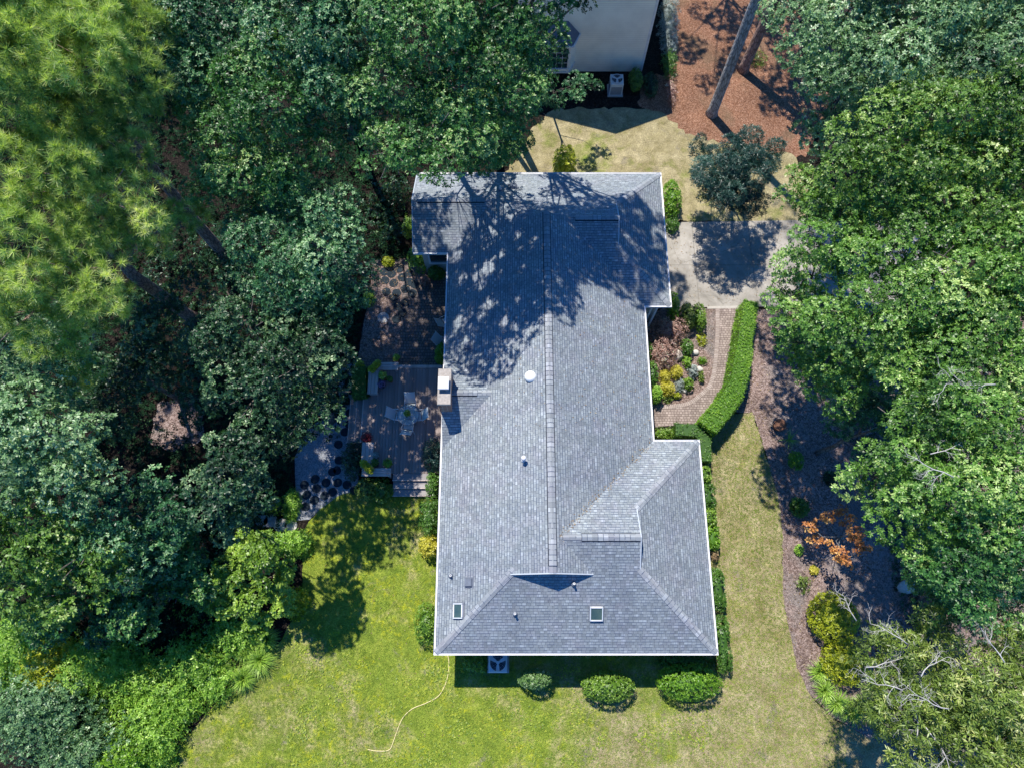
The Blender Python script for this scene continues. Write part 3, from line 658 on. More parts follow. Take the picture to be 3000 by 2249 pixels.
cap((2.7, 2.64, S_(2.64)), (5.0, 2.64, S_(2.64)), (0, 1, -PP), (0, -1, -PP), .15, .05, name='ridge_vent')
zc = 3.9
cap((-4.5, 18.45, zc), (-1.3, 18.45, zc), (0, 1, -PP), (0, -1, -PP), .13, .04, name='ridge_vent')
cap((2.9, 17.05, 4.6), (4.9, 17.05, 4.6), (0, 1, -PP), (0, -1, -PP), .14, .05, name='ridge_vent')
cap((-2.7, 8.85, zc), (-1.5, 8.85, zc), (0, 1, -PP), (0, -1, -PP), .14, .045, name='ridge_vent')
cap((-1.5, 8.85, zc), (-.9, 8.85, zc), (0, 1, -PP), (0, -1, -PP), .13, .02)
def hip(x0, y0, x1, y1):
    sx = 1 if x1 > x0 else -1; sy = 1 if y1 > y0 else -1
    z0 = PZ; z1 = PZ + PP * abs(x1 - x0)
    cap((x0, y0, z0), (x1, y1, z1), (-sx * .0, -sy * 1, -PP), (-sx, 0, -PP), .17, .018, name='hip_cap')
def hip2(x0, y0, x1, y1):
    """down the hip: side strips follow the two eaves' slopes, perpendicular to the hip line in plan"""
    sx = 1 if x1 > x0 else -1; sy = 1 if y1 > y0 else -1; z1 = PZ + PP * abs(x1 - x0)
    # across the hip: moving (+sx,-sy) changes height by -PP on the y-governed slope; (-sx,+sy) likewise on the other
    cap((x0, y0, PZ), (x1, y1, z1), (sx, -sy, -PP), (-sx, sy, -PP), .15, .02, name='hip_cap')
hip2(-3.05, -1.68, .10, 1.47); hip2(8.15, -1.68, 5.0, 1.47); hip2(8.15, 6.96, 5.0, 3.81); hip2(7.4, 20.66, 4.9, 18.16); hip2(7.4, 13.45, 4.9, 15.95)
# gablet walls and their rakes
for tri in ([(.10, 1.47, S_(1.47) - .05), (3.02, 1.47, S_(1.47) - .05), (RX, 1.47, zR - .02)], [(4.995, 1.47, S_(1.47) - .05), (4.995, 3.81, S_(1.47) - .05), (4.995, 2.64, S_(2.64) - .02)],
            [(4.895, 15.95, 4.0), (4.895, 18.16, 4.0), (4.895, 17.05, 4.58)], [(2.6, 17.048, 4.5), (.5, 17.048, 4.5), (RX, 17.048, zR - .02)], [(-4.5, 20.5, 2.68), (-4.5, 16.4, 2.68), (-4.5, 18.45, 3.8)]):
    mb = MB(); mb.poly(tri, 'siding'); mb.build('gable', house)
def rake(runs, w=.045, hgt=.14):
    mb = MB()
    for a, b in runs:
        a, b = Vector(a), Vector(b); d = (b - a).normalized(); s_ = Vector((0, 0, 1)).cross(d).normalized() * w / 2; u = Vector((0, 0, hgt))
        V = [a - s_ - u, a + s_ - u, a + s_ + Vector((0, 0, .012)), a - s_ + Vector((0, 0, .012))]; V += [v + (b - a) for v in V]
        mb.faces([tuple(v) for v in V], [(0, 1, 2, 3)[::-1], (4, 5, 6, 7), (0, 1, 5, 4), (1, 2, 6, 5), (2, 3, 7, 6), (3, 0, 4, 7)], 'grey_metal')
    mb.build('rake_trim', house)
rake([((-.07, 1.28, W_(-.07)), (RX, 1.28, zR)), ((3.19, 1.28, E_(3.19)), (RX, 1.28, zR))]); rake([((-4.76, 16.24, 2.8), (-4.76, 18.45, 3.905)), ((-4.76, 20.66, 2.8), (-4.76, 18.45, 3.905))])
rake([((5.02, 1.47, S_(1.47)), (5.02, 2.64, S_(2.64) + .01)), ((5.02, 3.81, S_(1.47)), (5.02, 2.64, S_(2.64) + .01))]); rake([((4.92, 15.95, 4.05), (4.92, 17.05, 4.61)), ((4.92, 18.16, 4.05), (4.92, 17.05, 4.61))])
# soffit and gutters
ev = [(-4.74, 16.24), (-3.05, 16.24), (-3.05, -1.68), (8.15, -1.68), (8.15, 6.96), (6.17, 6.96), (6.17, 13.45), (7.4, 13.45), (7.4, 20.66), (-4.74, 20.66)]
mb = MB(); mb.prism(ev, 2.685, 2.72, 'soffit'); mb.build('soffit', house)
def gutter(path, w=.075, z0=2.69, z1=2.815):
    q = [Vector(p) for p in path]; mb = MB(); n = len(q); o1 = []; o0 = []
    for i in range(n):
        d0 = (q[i] - q[i - 1]).normalized() if i else (q[1] - q[0]).normalized(); d1 = (q[i + 1] - q[i]).normalized() if i < n - 1 else d0
        n0 = Vector((d0.y, -d0.x)); n1 = Vector((d1.y, -d1.x)); m = (n0 + n1).normalized(); k = 1 / max(.3, m.dot(n0)); o1.append(q[i] + m * w * k); o0.append(q[i] + m * .004 * k)
    def quad(A, B, za, zb, j, k): mb.poly([(*A[j], za), (*A[k], za), (*B[k], zb), (*B[j], zb)], 'white_metal')
    inr = [a.lerp(b, .86) for a, b in zip(o0, o1)]; inl = [a.lerp(b, .14) for a, b in zip(o0, o1)]
    for i in range(n - 1):
        j, k = i, i + 1
        quad(o1, o1, z0, z1, j, k); quad(o1, inr, z1, z1, j, k); quad(inr, inr, z1, z1 - .02, j, k); quad(inr, inl, z1 - .02, z1 - .02, j, k)
        quad(inl, o0, z1 - .02, z1, j, k); quad(o0, o1, z0, z0, j, k)
    for i in (0, n - 1): mb.poly([(*o0[i], z0), (*o1[i], z0), (*o1[i], z1), (*o0[i], z1)], 'white_metal')
    return mb.build('gutter', house)
gutter(ev)
# chimney
ch = MB(); ch.box(-2.84, 8.85, 0, 4.62, .50, 1.50, 'chimney_brick'); co_ = ch.build('chimney', house, origin=(-2.84, 8.85, 0))
mb = MB(); mb.box(-2.84, 8.85, 4.62, 4.75, .56, 1.58, 'stone_cap', 0, .02); mb.build('crown_slab', co_)
mb = MB(); mb.box(-2.86, 8.93, 4.75, 4.86, .30, .42, 'stone_cap'); mb.box(-2.86, 8.93, 4.95, 5.01, .46, .56, 'white_metal', 0, .05)
for dx in (-.14, .14):
    for dy in (-.2, .2): mb.box(-2.86 + dx, 8.93 + dy, 4.86, 4.95, .02, .02, 'white_metal')
mb.box(-2.86, 8.93, 5.01, 5.04, .34, .44, 'white_metal', 0, .02); mb.build('flue_cap', co_)
def onroof(sx, sy, zf):
    z = 4.0
    for _ in range(12): x, y, _z = P(sx, sy, z); z = zf(x, y)
    return x, y, z
def slope_frame(d):                      # local axes on a slope going down towards plan direction d
    n = Vector((d[0] * PP, d[1] * PP, 1)).normalized(); dn = Vector((d[0], d[1], -PP)).normalized(); s_ = n.cross(dn); return n, dn, s_
def slab(mb, c, d, lw, ll, z0, z1, mat, inset=0):
    n, dn, s_ = slope_frame(d); c = Vector(c)
    V = [c + s_ * a * lw / 2 + dn * b * ll / 2 + n * z0 for a, b in ((-1, -1), (1, -1), (1, 1), (-1, 1))]
    V += [c + s_ * a * (lw / 2 - inset) + dn * b * (ll / 2 - inset) + n * z1 for a, b in ((-1, -1), (1, -1), (1, 1), (-1, 1))]
    mb.faces([tuple(v) for v in V], [(0, 3, 2, 1), (4, 5, 6, 7), (0, 1, 5, 4), (1, 2, 6, 5), (2, 3, 7, 6), (3, 0, 4, 7)], mat)
def skylight(sx, sy, zf, d, lw, ll):
    c = onroof(sx, sy, zf); mb = MB(); slab(mb, c, d, lw + .16, ll + .16, -.02, .02, 'flashing'); n, dn, s_ = slope_frame(d); cc = Vector(c)
    for a in (-1, 1):
        slab(mb, cc + s_ * a * (lw / 2 + .02), d, .04, ll + .08, .0, .11, 'ac_metal'); slab(mb, cc + dn * a * (ll / 2 + .02), d, lw - .02, .04, .0, .108, 'white_metal')
    o = mb.build('skylight', ro); g = MB(); slab(g, c, d, lw, ll, .02, .075, 'skylight_glass'); g.build('pane', o); return o
skylight(*K3(430, 527), lambda x, y: W_(x), (-1, 0), .50, .34); skylight(*K3(1320, 541), lambda x, y: S_(y), (0, -1), .44, .50)
def pipe(sx, sy, zf, r=.045, h=.32, mat='white_plastic', boot='vent_plastic'):
    x, y, z = onroof(sx, sy, zf); mb = MB(); mb.lathe(x, y, [(r * 2.4, z - .06), (r * 2.2, z + .05), (r * 1.3, z + .1)], boot, 14); o = mb.build('vent_boot', ro)
    mb = MB(); mb.lathe(x, y, [(r, z), (r, z + h), (r * .72, z + h), (r * .7, z + h - .1)], mat, 14); mb.build('vent_pipe', o)
pipe(*K3(378, 300), lambda x, y: W_(x), h=.25); pipe(*K3(793, 545), lambda x, y: S_(y)); pipe(*K3(1173, 352), lambda x, y: S_(y)); pipe(*K1(748, 255), lambda x, y: N_(y))
x, y, z = onroof(*K2(738, 545), lambda x, y: W_(x)); mb = MB(); mb.lathe(x, y, [(.12, z - .06), (.1, z + .06), (.065, z + .08), (.065, z + .32), (.10, z + .33), (.11, z + .36), (.09, z + .42), (.03, z + .45)], 'white_metal', 20); mb.build('flue_vent', ro, True)
c = onroof(*K2(783, 8), lambda x, y: W_(x)); mb = MB(); mb.lathe(c[0], c[1], [(.25, c[2] - .14), (.25, c[2] + .06), (.23, c[2] + .09), (.2, c[2] + .14), (.12, c[2] + .19), (.03, c[2] + .2)], 'white_plastic', 26); mb.build('sun_tunnel_dome', ro, True)
for sx, sy, zf, d in ((*K3(497, 343), lambda x, y: W_(x), (-1, 0)), (*K1(522, 1335), lambda x, y: W_(x), (-1, 0)), (*K1(838, 232), lambda x, y: N_(y), (0, 1))):
    c = onroof(sx, sy, zf); mb = MB(); slab(mb, c, d, .42, .42, 0, .02, 'vent_plastic'); slab(mb, c, d, .34, .34, .02, .12, 'vent_plastic', .03); mb.build('box_vent', ro)
# windows, porch posts, doors
def window(mbp, x, y, z0, z1, wd, nx, ny, parent, bars=True):
    fx, fy = -ny, nx; mb = MB(); rot = math.atan2(fy, fx)
    for a in (-1, 1): mb.box(x + fx * a * wd / 2 + nx * .04, y + fy * a * wd / 2 + ny * .04, z0, z1, .08, .08, 'white_metal', rot)
    mb.box(x + nx * .05, y + ny * .05, z0 - .07, z0, wd + .14, .1, 'white_metal', rot); mb.box(x + nx * .04, y + ny * .04, z1, z1 + .08, wd + .12, .08, 'white_metal', rot)
    if bars:
        for i in range(1, 4): mb.box(x + fx * (i / 4 - .5) * wd + nx * .033, y + fy * (i / 4 - .5) * wd + ny * .033, z0, z1, .025, .02, 'white_metal', rot)
        for i in range(1, 4): mb.box(x + nx * .031, y + ny * .031, z0 + (z1 - z0) * i / 4, z0 + (z1 - z0) * i / 4 + .025, wd - .08, .02, 'white_metal', rot)
    o = mb.build('window', parent); g = MB(); g.box(x + nx * .01, y + ny * .01, z0, z1, wd - .08, .03, 'glass_dark', rot); g.build('pane', o); return o
window(0, -3.66, 16.64, 1.15, 2.4, .95, 0, -1, house, False)
for x in (-1.2, 2.2, 5.6): window(0, x, -1.28, .9, 2.3, 1.2, 0, -1, house)
for y in (.5, 3.0, 5.4): window(0, 7.75, y, .9, 2.3, 1.2, 1, 0, house)
for y in (2.0, 12.5): window(0, -2.65, y, .9, 2.3, 1.4, -1, 0, house)
mb = MB(); mb.box(7.02, 17, .05, 2.3, .06, 4.6, 'white_metal'); 
for i in range(1, 4): mb.box(7.055, 17, .05 + i * .56, .07 + i * .56, .01, 4.6, 'dark_slot')
mb.build('garage_door', house)
for p in ((6.62, 13.55), (6.86, 13.5)):
    mb = MB(); mb.box(p[0], p[1], 0, 2.69, .09, .09, 'white_metal'); mb.build('porch_post', house)
mb = MB(); mb.tube([(-2.95, -1.45, 2.7), (-2.72, -1.36, 2.4), (-2.72, -1.36, .1)], .045, 'white_metal', 8); mb.build('downspout', house)

# ------------------------------------------------------------------ the neighbour's house
nb = empty('house', (3.95, 35, 0), "neighbour's cream sided house with gable end, at the top of the picture", 'house')
x0, x1, yw, yb = .40, 7.50, 29.6, 44.0; ez = 5.35; az = 7.75; ax = 3.95
mb = MB(); pr = [(x0, 0), (x1, 0), (x1, ez), (ax, az), (x0, ez)]; V = [(x, yw, z) for x, z in pr] + [(x, yb, z) for x, z in pr]
mb.faces(V, [(0, 1, 2, 3, 4)[::-1], (5, 6, 7, 8, 9), (0, 1, 6, 5)[::-1], (1, 2, 7, 6), (4, 0, 5, 9)], 'neighbour_siding'); mb.build('wall', nb)
mb = MB(); sl2 = (az - ez) / (x1 - ax); ov = .22
for s_ in (-1, 1):
    xe = ax + s_ * (x1 - ax + ov); ze = ez - ov * sl2; pts = [(ax, yw - ov, az + .08), (xe, yw - ov, ze + .08), (xe, yb, ze + .08), (ax, yb, az + .08)]
    L_ = math.hypot(xe - ax, az - ze); uv = [(yw, L_), (yw, 0), (yb, 0), (yb, L_)]
    mb.poly(pts if s_ < 0 else pts[::-1], 'shingle', uv if s_ < 0 else uv[::-1]); lo = [(p[0], p[1], p[2] - .07) for p in pts]; mb.poly(lo[::-1] if s_ < 0 else lo, 'soffit')
mb.build('roof', nb)
mb = MB()
for s_ in (-1, 1):
    xe = ax + s_ * (x1 - ax + ov); ze = ez - ov * sl2; a, b = Vector((ax, yw - ov - .02, az + .09)), Vector((xe, yw - ov - .02, ze + .09))
    u = Vector((0, 0, .2)); f = Vector((0, .05, 0)); V = [a, b, b - u, a - u]; V = [tuple(v) for v in V] + [tuple(v + f) for v in V]
    mb.faces(V, [(0, 1, 2, 3), (7, 6, 5, 4), (0, 4, 5, 1), (1, 5, 6, 2), (2, 6, 7, 3), (3, 7, 4, 0)], 'white_metal')
    mb.box(xe + s_ * .06, (yw - ov + yb) / 2, ze - .06, ze + .08, .12, yb - yw + ov, 'white_metal')
mb.box(x1 - .03, yw - .012, 0, ez - .15, .14, .02, 'white_metal'); mb.box(x0 + .03, yw - .012, 0, ez - .15, .14, .02, 'white_metal'); mb.build('trim', nb)
bx0, bx1, by = 1.35, 3.55, 28.9                                      # bay window with its own little hipped roof
mb = MB(); mb.prism([(bx0, yw), (bx0 + .35, by), (bx1 - .35, by), (bx1, yw)], .75, 2.75, 'neighbour_siding'); mb.prism([(bx0 - .05, yw), (bx0 + .3, by - .06), (bx1 - .3, by - .06), (bx1 + .05, yw)], .68, .76, 'white_metal')
bo = mb.build('bay', nb); mb = MB(); e_ = [(bx0 - .15, yw - .02, 2.75), (bx0 + .25, by - .2, 2.75), (bx1 - .25, by - .2, 2.75), (bx1 + .15, yw - .02, 2.75)]; t0, t1 = (bx0 + .55, yw - .02, 3.6), (bx1 - .55, yw - .02, 3.6)
mb.poly([e_[0], e_[1], t0], 'vent_plastic'); mb.poly([e_[1], e_[2], t1, t0], 'vent_plastic'); mb.poly([e_[2], e_[3], t1], 'vent_plastic'); mb.poly(e_[::-1], 'white_metal')
for i in range(3):
    a, b = Vector(e_[i]), Vector(e_[i + 1]); d = (b - a).normalized(); mb.tube([a, b], .05, 'white_metal', 6)
mb.build('bay_roof', bo); window(0, (bx0 + bx1) / 2, by, 1.05, 2.5, 1.35, 0, -1, nb)
window(0, 5.6, yw, 4.2 - 3.1 + 7, 8.2, .01, 0, -1, nb) if False else None

def ac_unit(label, x, y, s=.80, h=.85):
    e = empty('air_conditioner', (x, y, 0), label, 'air conditioner', 'outdoor air conditioner units')
    mb = MB(); mb.box(x, y, 0, .06, s + .15, s + .15, 'flagstone'); mb.build('pad', e)
    mb = MB(); mb.box(x, y, .06, h - .02, s, s, 'ac_metal', 0, .03)
    for i in range(12):
        for a in (-1, 1): mb.box(x, y + a * (s / 2 + .004), .12 + i * .05, .145 + i * .05, s * .86, .012, 'vent_plastic'); mb.box(x + a * (s / 2 + .004), y, .12 + i * .05, .145 + i * .05, .012, s * .86, 'vent_plastic')
    mb.build('casing', e)
    mb = MB(); mb.lathe(x, y, [(s * .42, h - .018), (s * .42, h - .012)], 'dark_slot', 28); mb.build('fan_well', e)
    mb = MB()
    for k in range(3):
        a = k * 2.094 + .5; V = []
        for r_, w_ in ((.05, .05), (.15, .12), (.30, .16), (.34, .10)):
            r_ *= s / .8; cx, cy = x + r_ * math.cos(a), y + r_ * math.sin(a); V.append((cx - math.sin(a) * w_ * .5, cy + math.cos(a) * w_ * .5, h + .002)); V.append((cx + math.sin(a) * w_ * .5, cy - math.cos(a) * w_ * .5, h - .01))
        mb.faces(V, [(0, 1, 3, 2), (2, 3, 5, 4), (4, 5, 7, 6)], 'ac_metal')
    mb.lathe(x, y, [(.07, h - .01), (.07, h + .01)], 'ac_metal', 14); mb.build('fan', e)
    mb = MB()
    ring = lambda r_: [(x + r_ * math.cos(2 * math.pi * k / 28), y + r_ * math.sin(2 * math.pi * k / 28), h + .022) for k in range(29)]
    mb.tube(ring(s * .43), .014, 'ac_metal', 6, False)
    for r_ in (.28, .36): mb.tube(ring(s * r_), .003, 'grey_metal', 4, False)
    for k in range(12): a = k * math.pi / 6; mb.tube([(x + .06 * math.cos(a), y + .06 * math.sin(a), h + .03), (x + s * .43 * math.cos(a), y + s * .43 * math.sin(a), h + .022)], .003, 'grey_metal', 4)
    mb.build('grille', e); return e
x, y, _ = P(*K3(683, 862), .85); ac_unit('square air conditioner with round fan beneath the south eave of the grey house', x, y)
x, y, _ = P(*K8(790, 525), .8); ac_unit("air conditioner standing against the neighbour's cream wall", x, y, .72, .95)

# ------------------------------------------------------------------ the deck and what stands on it
DZ = .45
def K4z(x, y, z=DZ): return P(*K4(x, y), z)
deck = empty('deck', (*K4z(500, 1150)[:2], 0), 'weathered grey timber deck with steps along the west wall of the house', 'deck')
a = K4z(262, 778); b = K4z(262, 1505); xr = -2.7; xl = a[0]; yt, yb_ = a[1], b[1]
mb = MB(); xx = xl
while xx < xr: mb.box(xx + .07, (yt + yb_) / 2, DZ - .04, DZ, .135, yt - yb_, 'deck_wood', 0, .004); xx += .145
mb.box((xl + xr) / 2, (yt + yb_) / 2, .02, DZ - .045, xr - xl - .05, yt - yb_ - .05, 'soil'); mb.build('deck_floor', deck)
mb = MB(); mb.box((xl + xr) / 2, yt + .09, 0, DZ + .01, xr - xl, .16, 'bench_wood'); mb.build('edge_board', deck)
sx0, sy0, _ = K4z(405, 1505); sx1, _, _ = K4z(668, 1505); mb = MB()
for i in range(3): z = DZ - .02 - i * .13; mb.box((sx0 + sx1) / 2, yb_ - .17 - i * .34, z - .12, z, sx1 - sx0, .335, 'step_wood', 0, .01)
mb.build('south_steps', deck)
for i in range(3):
    mb = MB(); z = DZ - .02 - i * .13; mb.box((sx0 + sx1) / 2, yb_ - .325 - i * .34, z - .03, z + .006, sx1 - sx0 + .03, .045, 'bench_wood'); mb.build('step_nosing', deck)
wt = K4z(262, 975)[1]; wb = K4z(262, 1290)[1]; mb = MB()
for i in range(3): z = DZ - .02 - i * .13; mb.box(xl - .17 - i * .34, (wt + wb) / 2, z - .12, z, .335, wt - wb, 'deck_wood', 0, .01)
mb.build('west_steps', deck)
for i in range(3):
    mb = MB(); z = DZ - .02 - i * .13; mb.box(xl - .325 - i * .34, (wt + wb) / 2, z - .03, z + .006, .045, wt - wb, 'bench_wood'); mb.build('step_nosing', deck)
def bench(label, pts):
    c = K4z(*pts[0], .9); e = empty('bench', (c[0], c[1], 0), label, 'bench', 'built-in deck benches')
    for (ax_, ay, bx, by_) in pts[1:]:
        p, q = K4z(ax_, ay, .9), K4z(bx, by_, .9); w, h = abs(q[0] - p[0]), abs(q[1] - p[1]); cx, cy = (p[0] + q[0]) / 2, (p[1] + q[1]) / 2; mb = MB(); long = w > h; n = 3
        for i in range(n):
            if long: mb.box(cx, cy + (i - 1) * h / n, .85, .9, w, h / n - .012, 'bench_wood', 0, .006)
            else: mb.box(cx + (i - 1) * w / n, cy, .85, .9, w / n - .012, h, 'bench_wood', 0, .006)
        mb.build('seat', e)
        for a_ in (-1, 1):
            mb = MB(); mb.box(cx + (a_ * (w / 2 - .12) if long else 0), cy + (0 if long else a_ * (h / 2 - .12)), DZ - .4, .85, .1 if long else w * .8, h * .8 if long else .1, 'bench_wood'); mb.build('leg', e)
bench('L-shaped timber bench at the north-west corner of the deck', [(270, 860), (300, 735, 440, 790), (236, 795, 298, 955)])
bench('L-shaped timber bench at the south-west corner of the deck', [(225, 1400), (192, 1290, 262, 1466), (190, 1468, 390, 1525)])
# table and chairs
tx, ty, _ = K4z(512, 1100, DZ + .7)
e = empty('patio_table', (tx, ty, DZ), 'round glass patio table with a potted plant on it, on the deck', 'table')
mb = MB(); mb.lathe(tx, ty, [(.50, DZ + .70), (.50, DZ + .712)], 'table_glass', 36); mb.build('tabletop', e)
mb = MB(); mb.tube([(tx + .51 * math.cos(k * math.pi / 16), ty + .51 * math.sin(k * math.pi / 16), DZ + .706) for k in range(33)], .016, 'vent_plastic', 6, False); mb.build('rim', e)
for k in range(4):
    a = k * math.pi / 2 + .78; mb = MB(); mb.tube([(tx + .44 * math.cos(a), ty + .44 * math.sin(a), DZ + .7), (tx + .3 * math.cos(a), ty + .3 * math.sin(a), DZ + .35), (tx + .42 * math.cos(a), ty + .42 * math.sin(a), DZ)], .015, 'vent_plastic', 6); mb.build('leg', e)
def chair(label, x, y, rot, z=DZ, group='sling chairs around the glass table'):
    """sling chair; rot = direction the sitter faces"""
    e = empty('patio_chair', (x, y, z), label, 'chair', group); R = Matrix.Rotation(rot - math.pi / 2, 4, 'Z')
    def T(p): v = R @ Vector(p); return (v.x + x, v.y + y, v.z + z)
    mb = MB(); V = [T(p) for p in [(-.22, -.2, .40), (.22, -.2, .40), (.23, .25, .43), (-.23, .25, .43), (-.22, -.2, .385), (.22, -.2, .385), (.23, .25, .415), (-.23, .25, .415)]]
    mb.faces(V, [(0, 1, 2, 3), (7, 6, 5, 4), (0, 4, 5, 1), (1, 5, 6, 2), (2, 6, 7, 3), (3, 7, 4, 0)], 'sling_fabric'); mb.build('seat', e)
    mb = MB(); V = [T(p) for p in [(-.22, -.24, .42), (.22, -.24, .42), (.23, -.58, .98), (-.23, -.58, .98), (-.22, -.26, .42), (.22, -.26, .42), (.23, -.60, .98), (-.23, -.60, .98)]]
    mb.faces(V, [(0, 1, 2, 3), (7, 6, 5, 4), (0, 4, 5, 1), (1, 5, 6, 2), (2, 6, 7, 3), (3, 7, 4, 0)], 'sling_fabric'); mb.build('backrest', e)
    for s_ in (-1, 1):
        mb = MB(); mb.tube([T((s_ * .25, .26, 0)), T((s_ * .25, .24, .43)), T((s_ * .25, .2, .62)), T((s_ * .26, -.2, .64)), T((s_ * .25, -.36, .62))], .013, 'white_metal', 6); mb.build('armrest', e)
        mb = MB(); mb.tube([T((s_ * .24, -.62, 1.0)), T((s_ * .24, -.24, .42)), T((s_ * .25, -.3, 0))], .013, 'white_metal', 6); mb.build('leg', e)
chair('pale sling chair on the north side of the glass table', tx + .05, ty + .42, -math.pi / 2 + .03)
chair('pale sling chair on the south side of the glass table', tx + .0, ty - .42, math.pi / 2 - .1)
chair('pale sling chair on the west side of the glass table', tx - .42, ty + .02, -.15)
chair('pale sling chair on the east side of the glass table', tx + .36, ty - .0, math.pi + .12)
x, y, _ = P(*K4(748, 455), .6); chair('northern of two pale chairs tucked under the west eave on the patio', x + .25, y + .1, .5, 0, 'chairs on the patio')
x, y, _ = P(*K4(728, 595), .6); chair('southern of two pale chairs tucked under the west eave on the patio', x + .25, y - .1, -.5, 0, 'chairs on the patio')
def pot(label, x, y, z, r, h, mat, leaf, lr=.2, lh=.35, kind='leaf', group='plant pots on the deck', L=.07, W=.035):
    e = empty('potted_plant', (x, y, z), label, 'potted plant', group)
    mb = MB(); mb.lathe(x, y, [(r * .7, z), (r, z + h * .85), (r * 1.08, z + h * .86), (r * 1.08, z + h), (r * .9, z + h)], mat, 18); mb.build('pot', e, True)
    mb = MB(); mb.lathe(x, y, [(r * .95, z + h - .04), (r * .9, z + h + .004)], 'soil', 18); mb.build('soil', e)
    if kind == 'blade': V, tn = blades((x, y), lr * 1.4, lh, 60, leaf, .03, .4, z + h)
    else:
        d = rand_dirs(110, -.2); p = d * np.array([lr, lr, lh]) * rng.uniform(.4, 1, (110, 1)) + np.array([x, y, z + h + lh * .5]); V, tn = rosettes(p, unit(d + np.array([0, 0, .5])), np.clip(rng.normal(.5, .2, 110), 0, 1), L, W, 5)
    quad_mesh('foliage', V, tn, leaf, e, (x, y, z)); return e
def pk(x, y, z=DZ): return K4z(x, y, z)[:2]
pot('leafy green plant in a small pot on top of the glass table', *pk(505, 1092, DZ + .9), DZ + .712, .09, .13, 'white_plastic', 'bush_leaf', .15, .2)
pot('broad light green plant in a pot inside the north-west bench', *pk(335, 828, .9), DZ, .17, .3, 'terracotta', 'grass_blade', .2, .3)
pot('small dark green potted plant beside the north-west bench', *pk(385, 852, .8), DZ, .12, .25, 'terracotta', 'hedge_dark', .14, .2)
pot('black pot of pale purple flowers inside the north-west bench', *pk(325, 888, .8), DZ, .18, .3, 'black_pot', 'purple_flower', .2, .16, L=.05)
pot('small bright green potted plant north of the deck edge', *pk(430, 708, .3), 0, .13, .25, 'terracotta', 'weed_leaf', .17, .2)
pot('pale green potted plant inside the south-west bench', *pk(285, 1380, .8), DZ, .14, .25, 'black_pot', 'silver_leaf', .15, .22)
pot('dark leafy potted plant inside the south-west bench corner', *pk(280, 1432, .8), DZ, .17, .3, 'black_pot', 'hedge_dark', .18, .2)
pot('bright green round potted plant near the south-west bench', *pk(370, 1432, .8), DZ, .16, .28, 'terracotta', 'hedge_leaf', .22, .22)
pot('dark red potted plant at the top of the west steps', *pk(222, 1255, .8), DZ - .1, .17, .3, 'terracotta', 'red_leaf', .27, .25)
def trough(label, x, y, z, l, rot):
    e = empty('planter_box', (x, y, z), label, 'planter box', 'trough planters on the benches'); mb = MB(); mb.box(x, y, z, z + .16, l, .2, 'terracotta', rot, .01); mb.build('box', e)
    n = 160; d = rand_dirs(n, 0); ca, sa = math.cos(rot), math.sin(rot); u = rng.uniform(-.5, .5, n) * l; p = d * np.array([.12, .12, .16]) + np.stack([x + u * ca, y + u * sa, np.full(n, z + .2)], 1)
    V, tn = rosettes(p, unit(d + np.array([0, 0, .6])), np.clip(rng.normal(.5, .2, n), 0, 1), .1, .045, 5); quad_mesh('foliage', V, tn, 'lime_leaf', e, (x, y, z))
trough('yellow-green trough planter on the north-west bench corner', *pk(282, 772, 1.0), .9, .55, .85); trough('yellow-green trough planter on the south-west bench corner', *pk(230, 1465, 1.0), .9, .6, -.8)

# ------------------------------------------------------------------ stepping stones, rocks
def stone(name, label, x, y, r, h, mat, n=6, sx=1.0, group=None, cat='stone', rough=.12):
    a0 = random.uniform(0, 1); pts = []
    for k in range(n * 2): a = a0 + math.pi * k / n; rr = r * random.uniform(1 - rough, 1 + rough); pts.append((x + rr * math.cos(a) * sx, y + rr * math.sin(a)))
    mb = MB(); m = len(pts); V = [(p[0], p[1], 0) for p in pts] + [(p[0], p[1], h * .8) for p in pts] + [(x + (p[0] - x) * .82, y + (p[1] - y) * .82, h) for p in pts]
    mb.faces(V, [tuple(range(2 * m, 3 * m))] + [(j * m + i, j * m + (i + 1) % m, (j + 1) * m + (i + 1) % m, (j + 1) * m + i) for j in range(2) for i in range(m)], mat)
    o = mb.build(name, None, False, (x, y, 0)); return tag(o, label, cat, group)
for cx, cy in [(735, 155), (695, 350), (765, 100), (680, 420), (530, 480), (605, 505), (685, 505), (750, 520), (540, 545), (650, 570), (595, 595), (525, 625), (465, 670), (455, 520), (470, 590), (800, 560), (770, 20), (745, -60), (790, -130), (760, -200), (800, -270), (690, 240), (650, 430)]:
    x, y, _ = P(*K6(cx, cy)); stone('stepping_stone', 'dark hexagonal stepping stone set in the grey gravel path', x, y, .21, .035, 'slate_step', 6, 1, 'dark stepping stones in the gravel', 'stepping stone', .05)
for cx, cy in [(345, 110), (395, 125), (450, 90), (350, 170), (410, 190), (470, 150), (520, 180), (490, 230), (430, 260), (360, 250), (540, 260), (410, 290), (490, 325), (440, 350), (470, 395), (430, 440), (520, 120), (560, 200)]:
    x, y, _ = P(*K4(cx, cy)); stone('stepping_stone', 'dark round stepping stone in the shady bed north of the patio', x, y, .24, .035, 'slate_step', 6, 1, 'dark stepping stones north of the patio', 'stepping stone', .06)
x, y, _ = P(*K4(340, 430)); stone('flagstone', 'pale square flagstone at the west edge of the patio', x, y, .3, .04, 'flagstone', 4, 1)
for i, (cx, cy, lb) in enumerate([(165, 770, 'grey rounded flagstone farthest left in the row leading into the woods'), (215, 770, 'grey rounded flagstone second from left in the row leading into the woods'), (293, 797, 'pink-tinged flagstone second from the gravel in the row into the woods'), (358, 797, 'pink-tinged flagstone next to the tip of the gravel path')]):
    x, y, _ = P(*K6(cx, cy)); stone('flagstone', lb, x, y, .3, .05, 'pale_rock' if i > 1 else 'flagstone', 5, 1.1, 'flagstones leading into the woods')
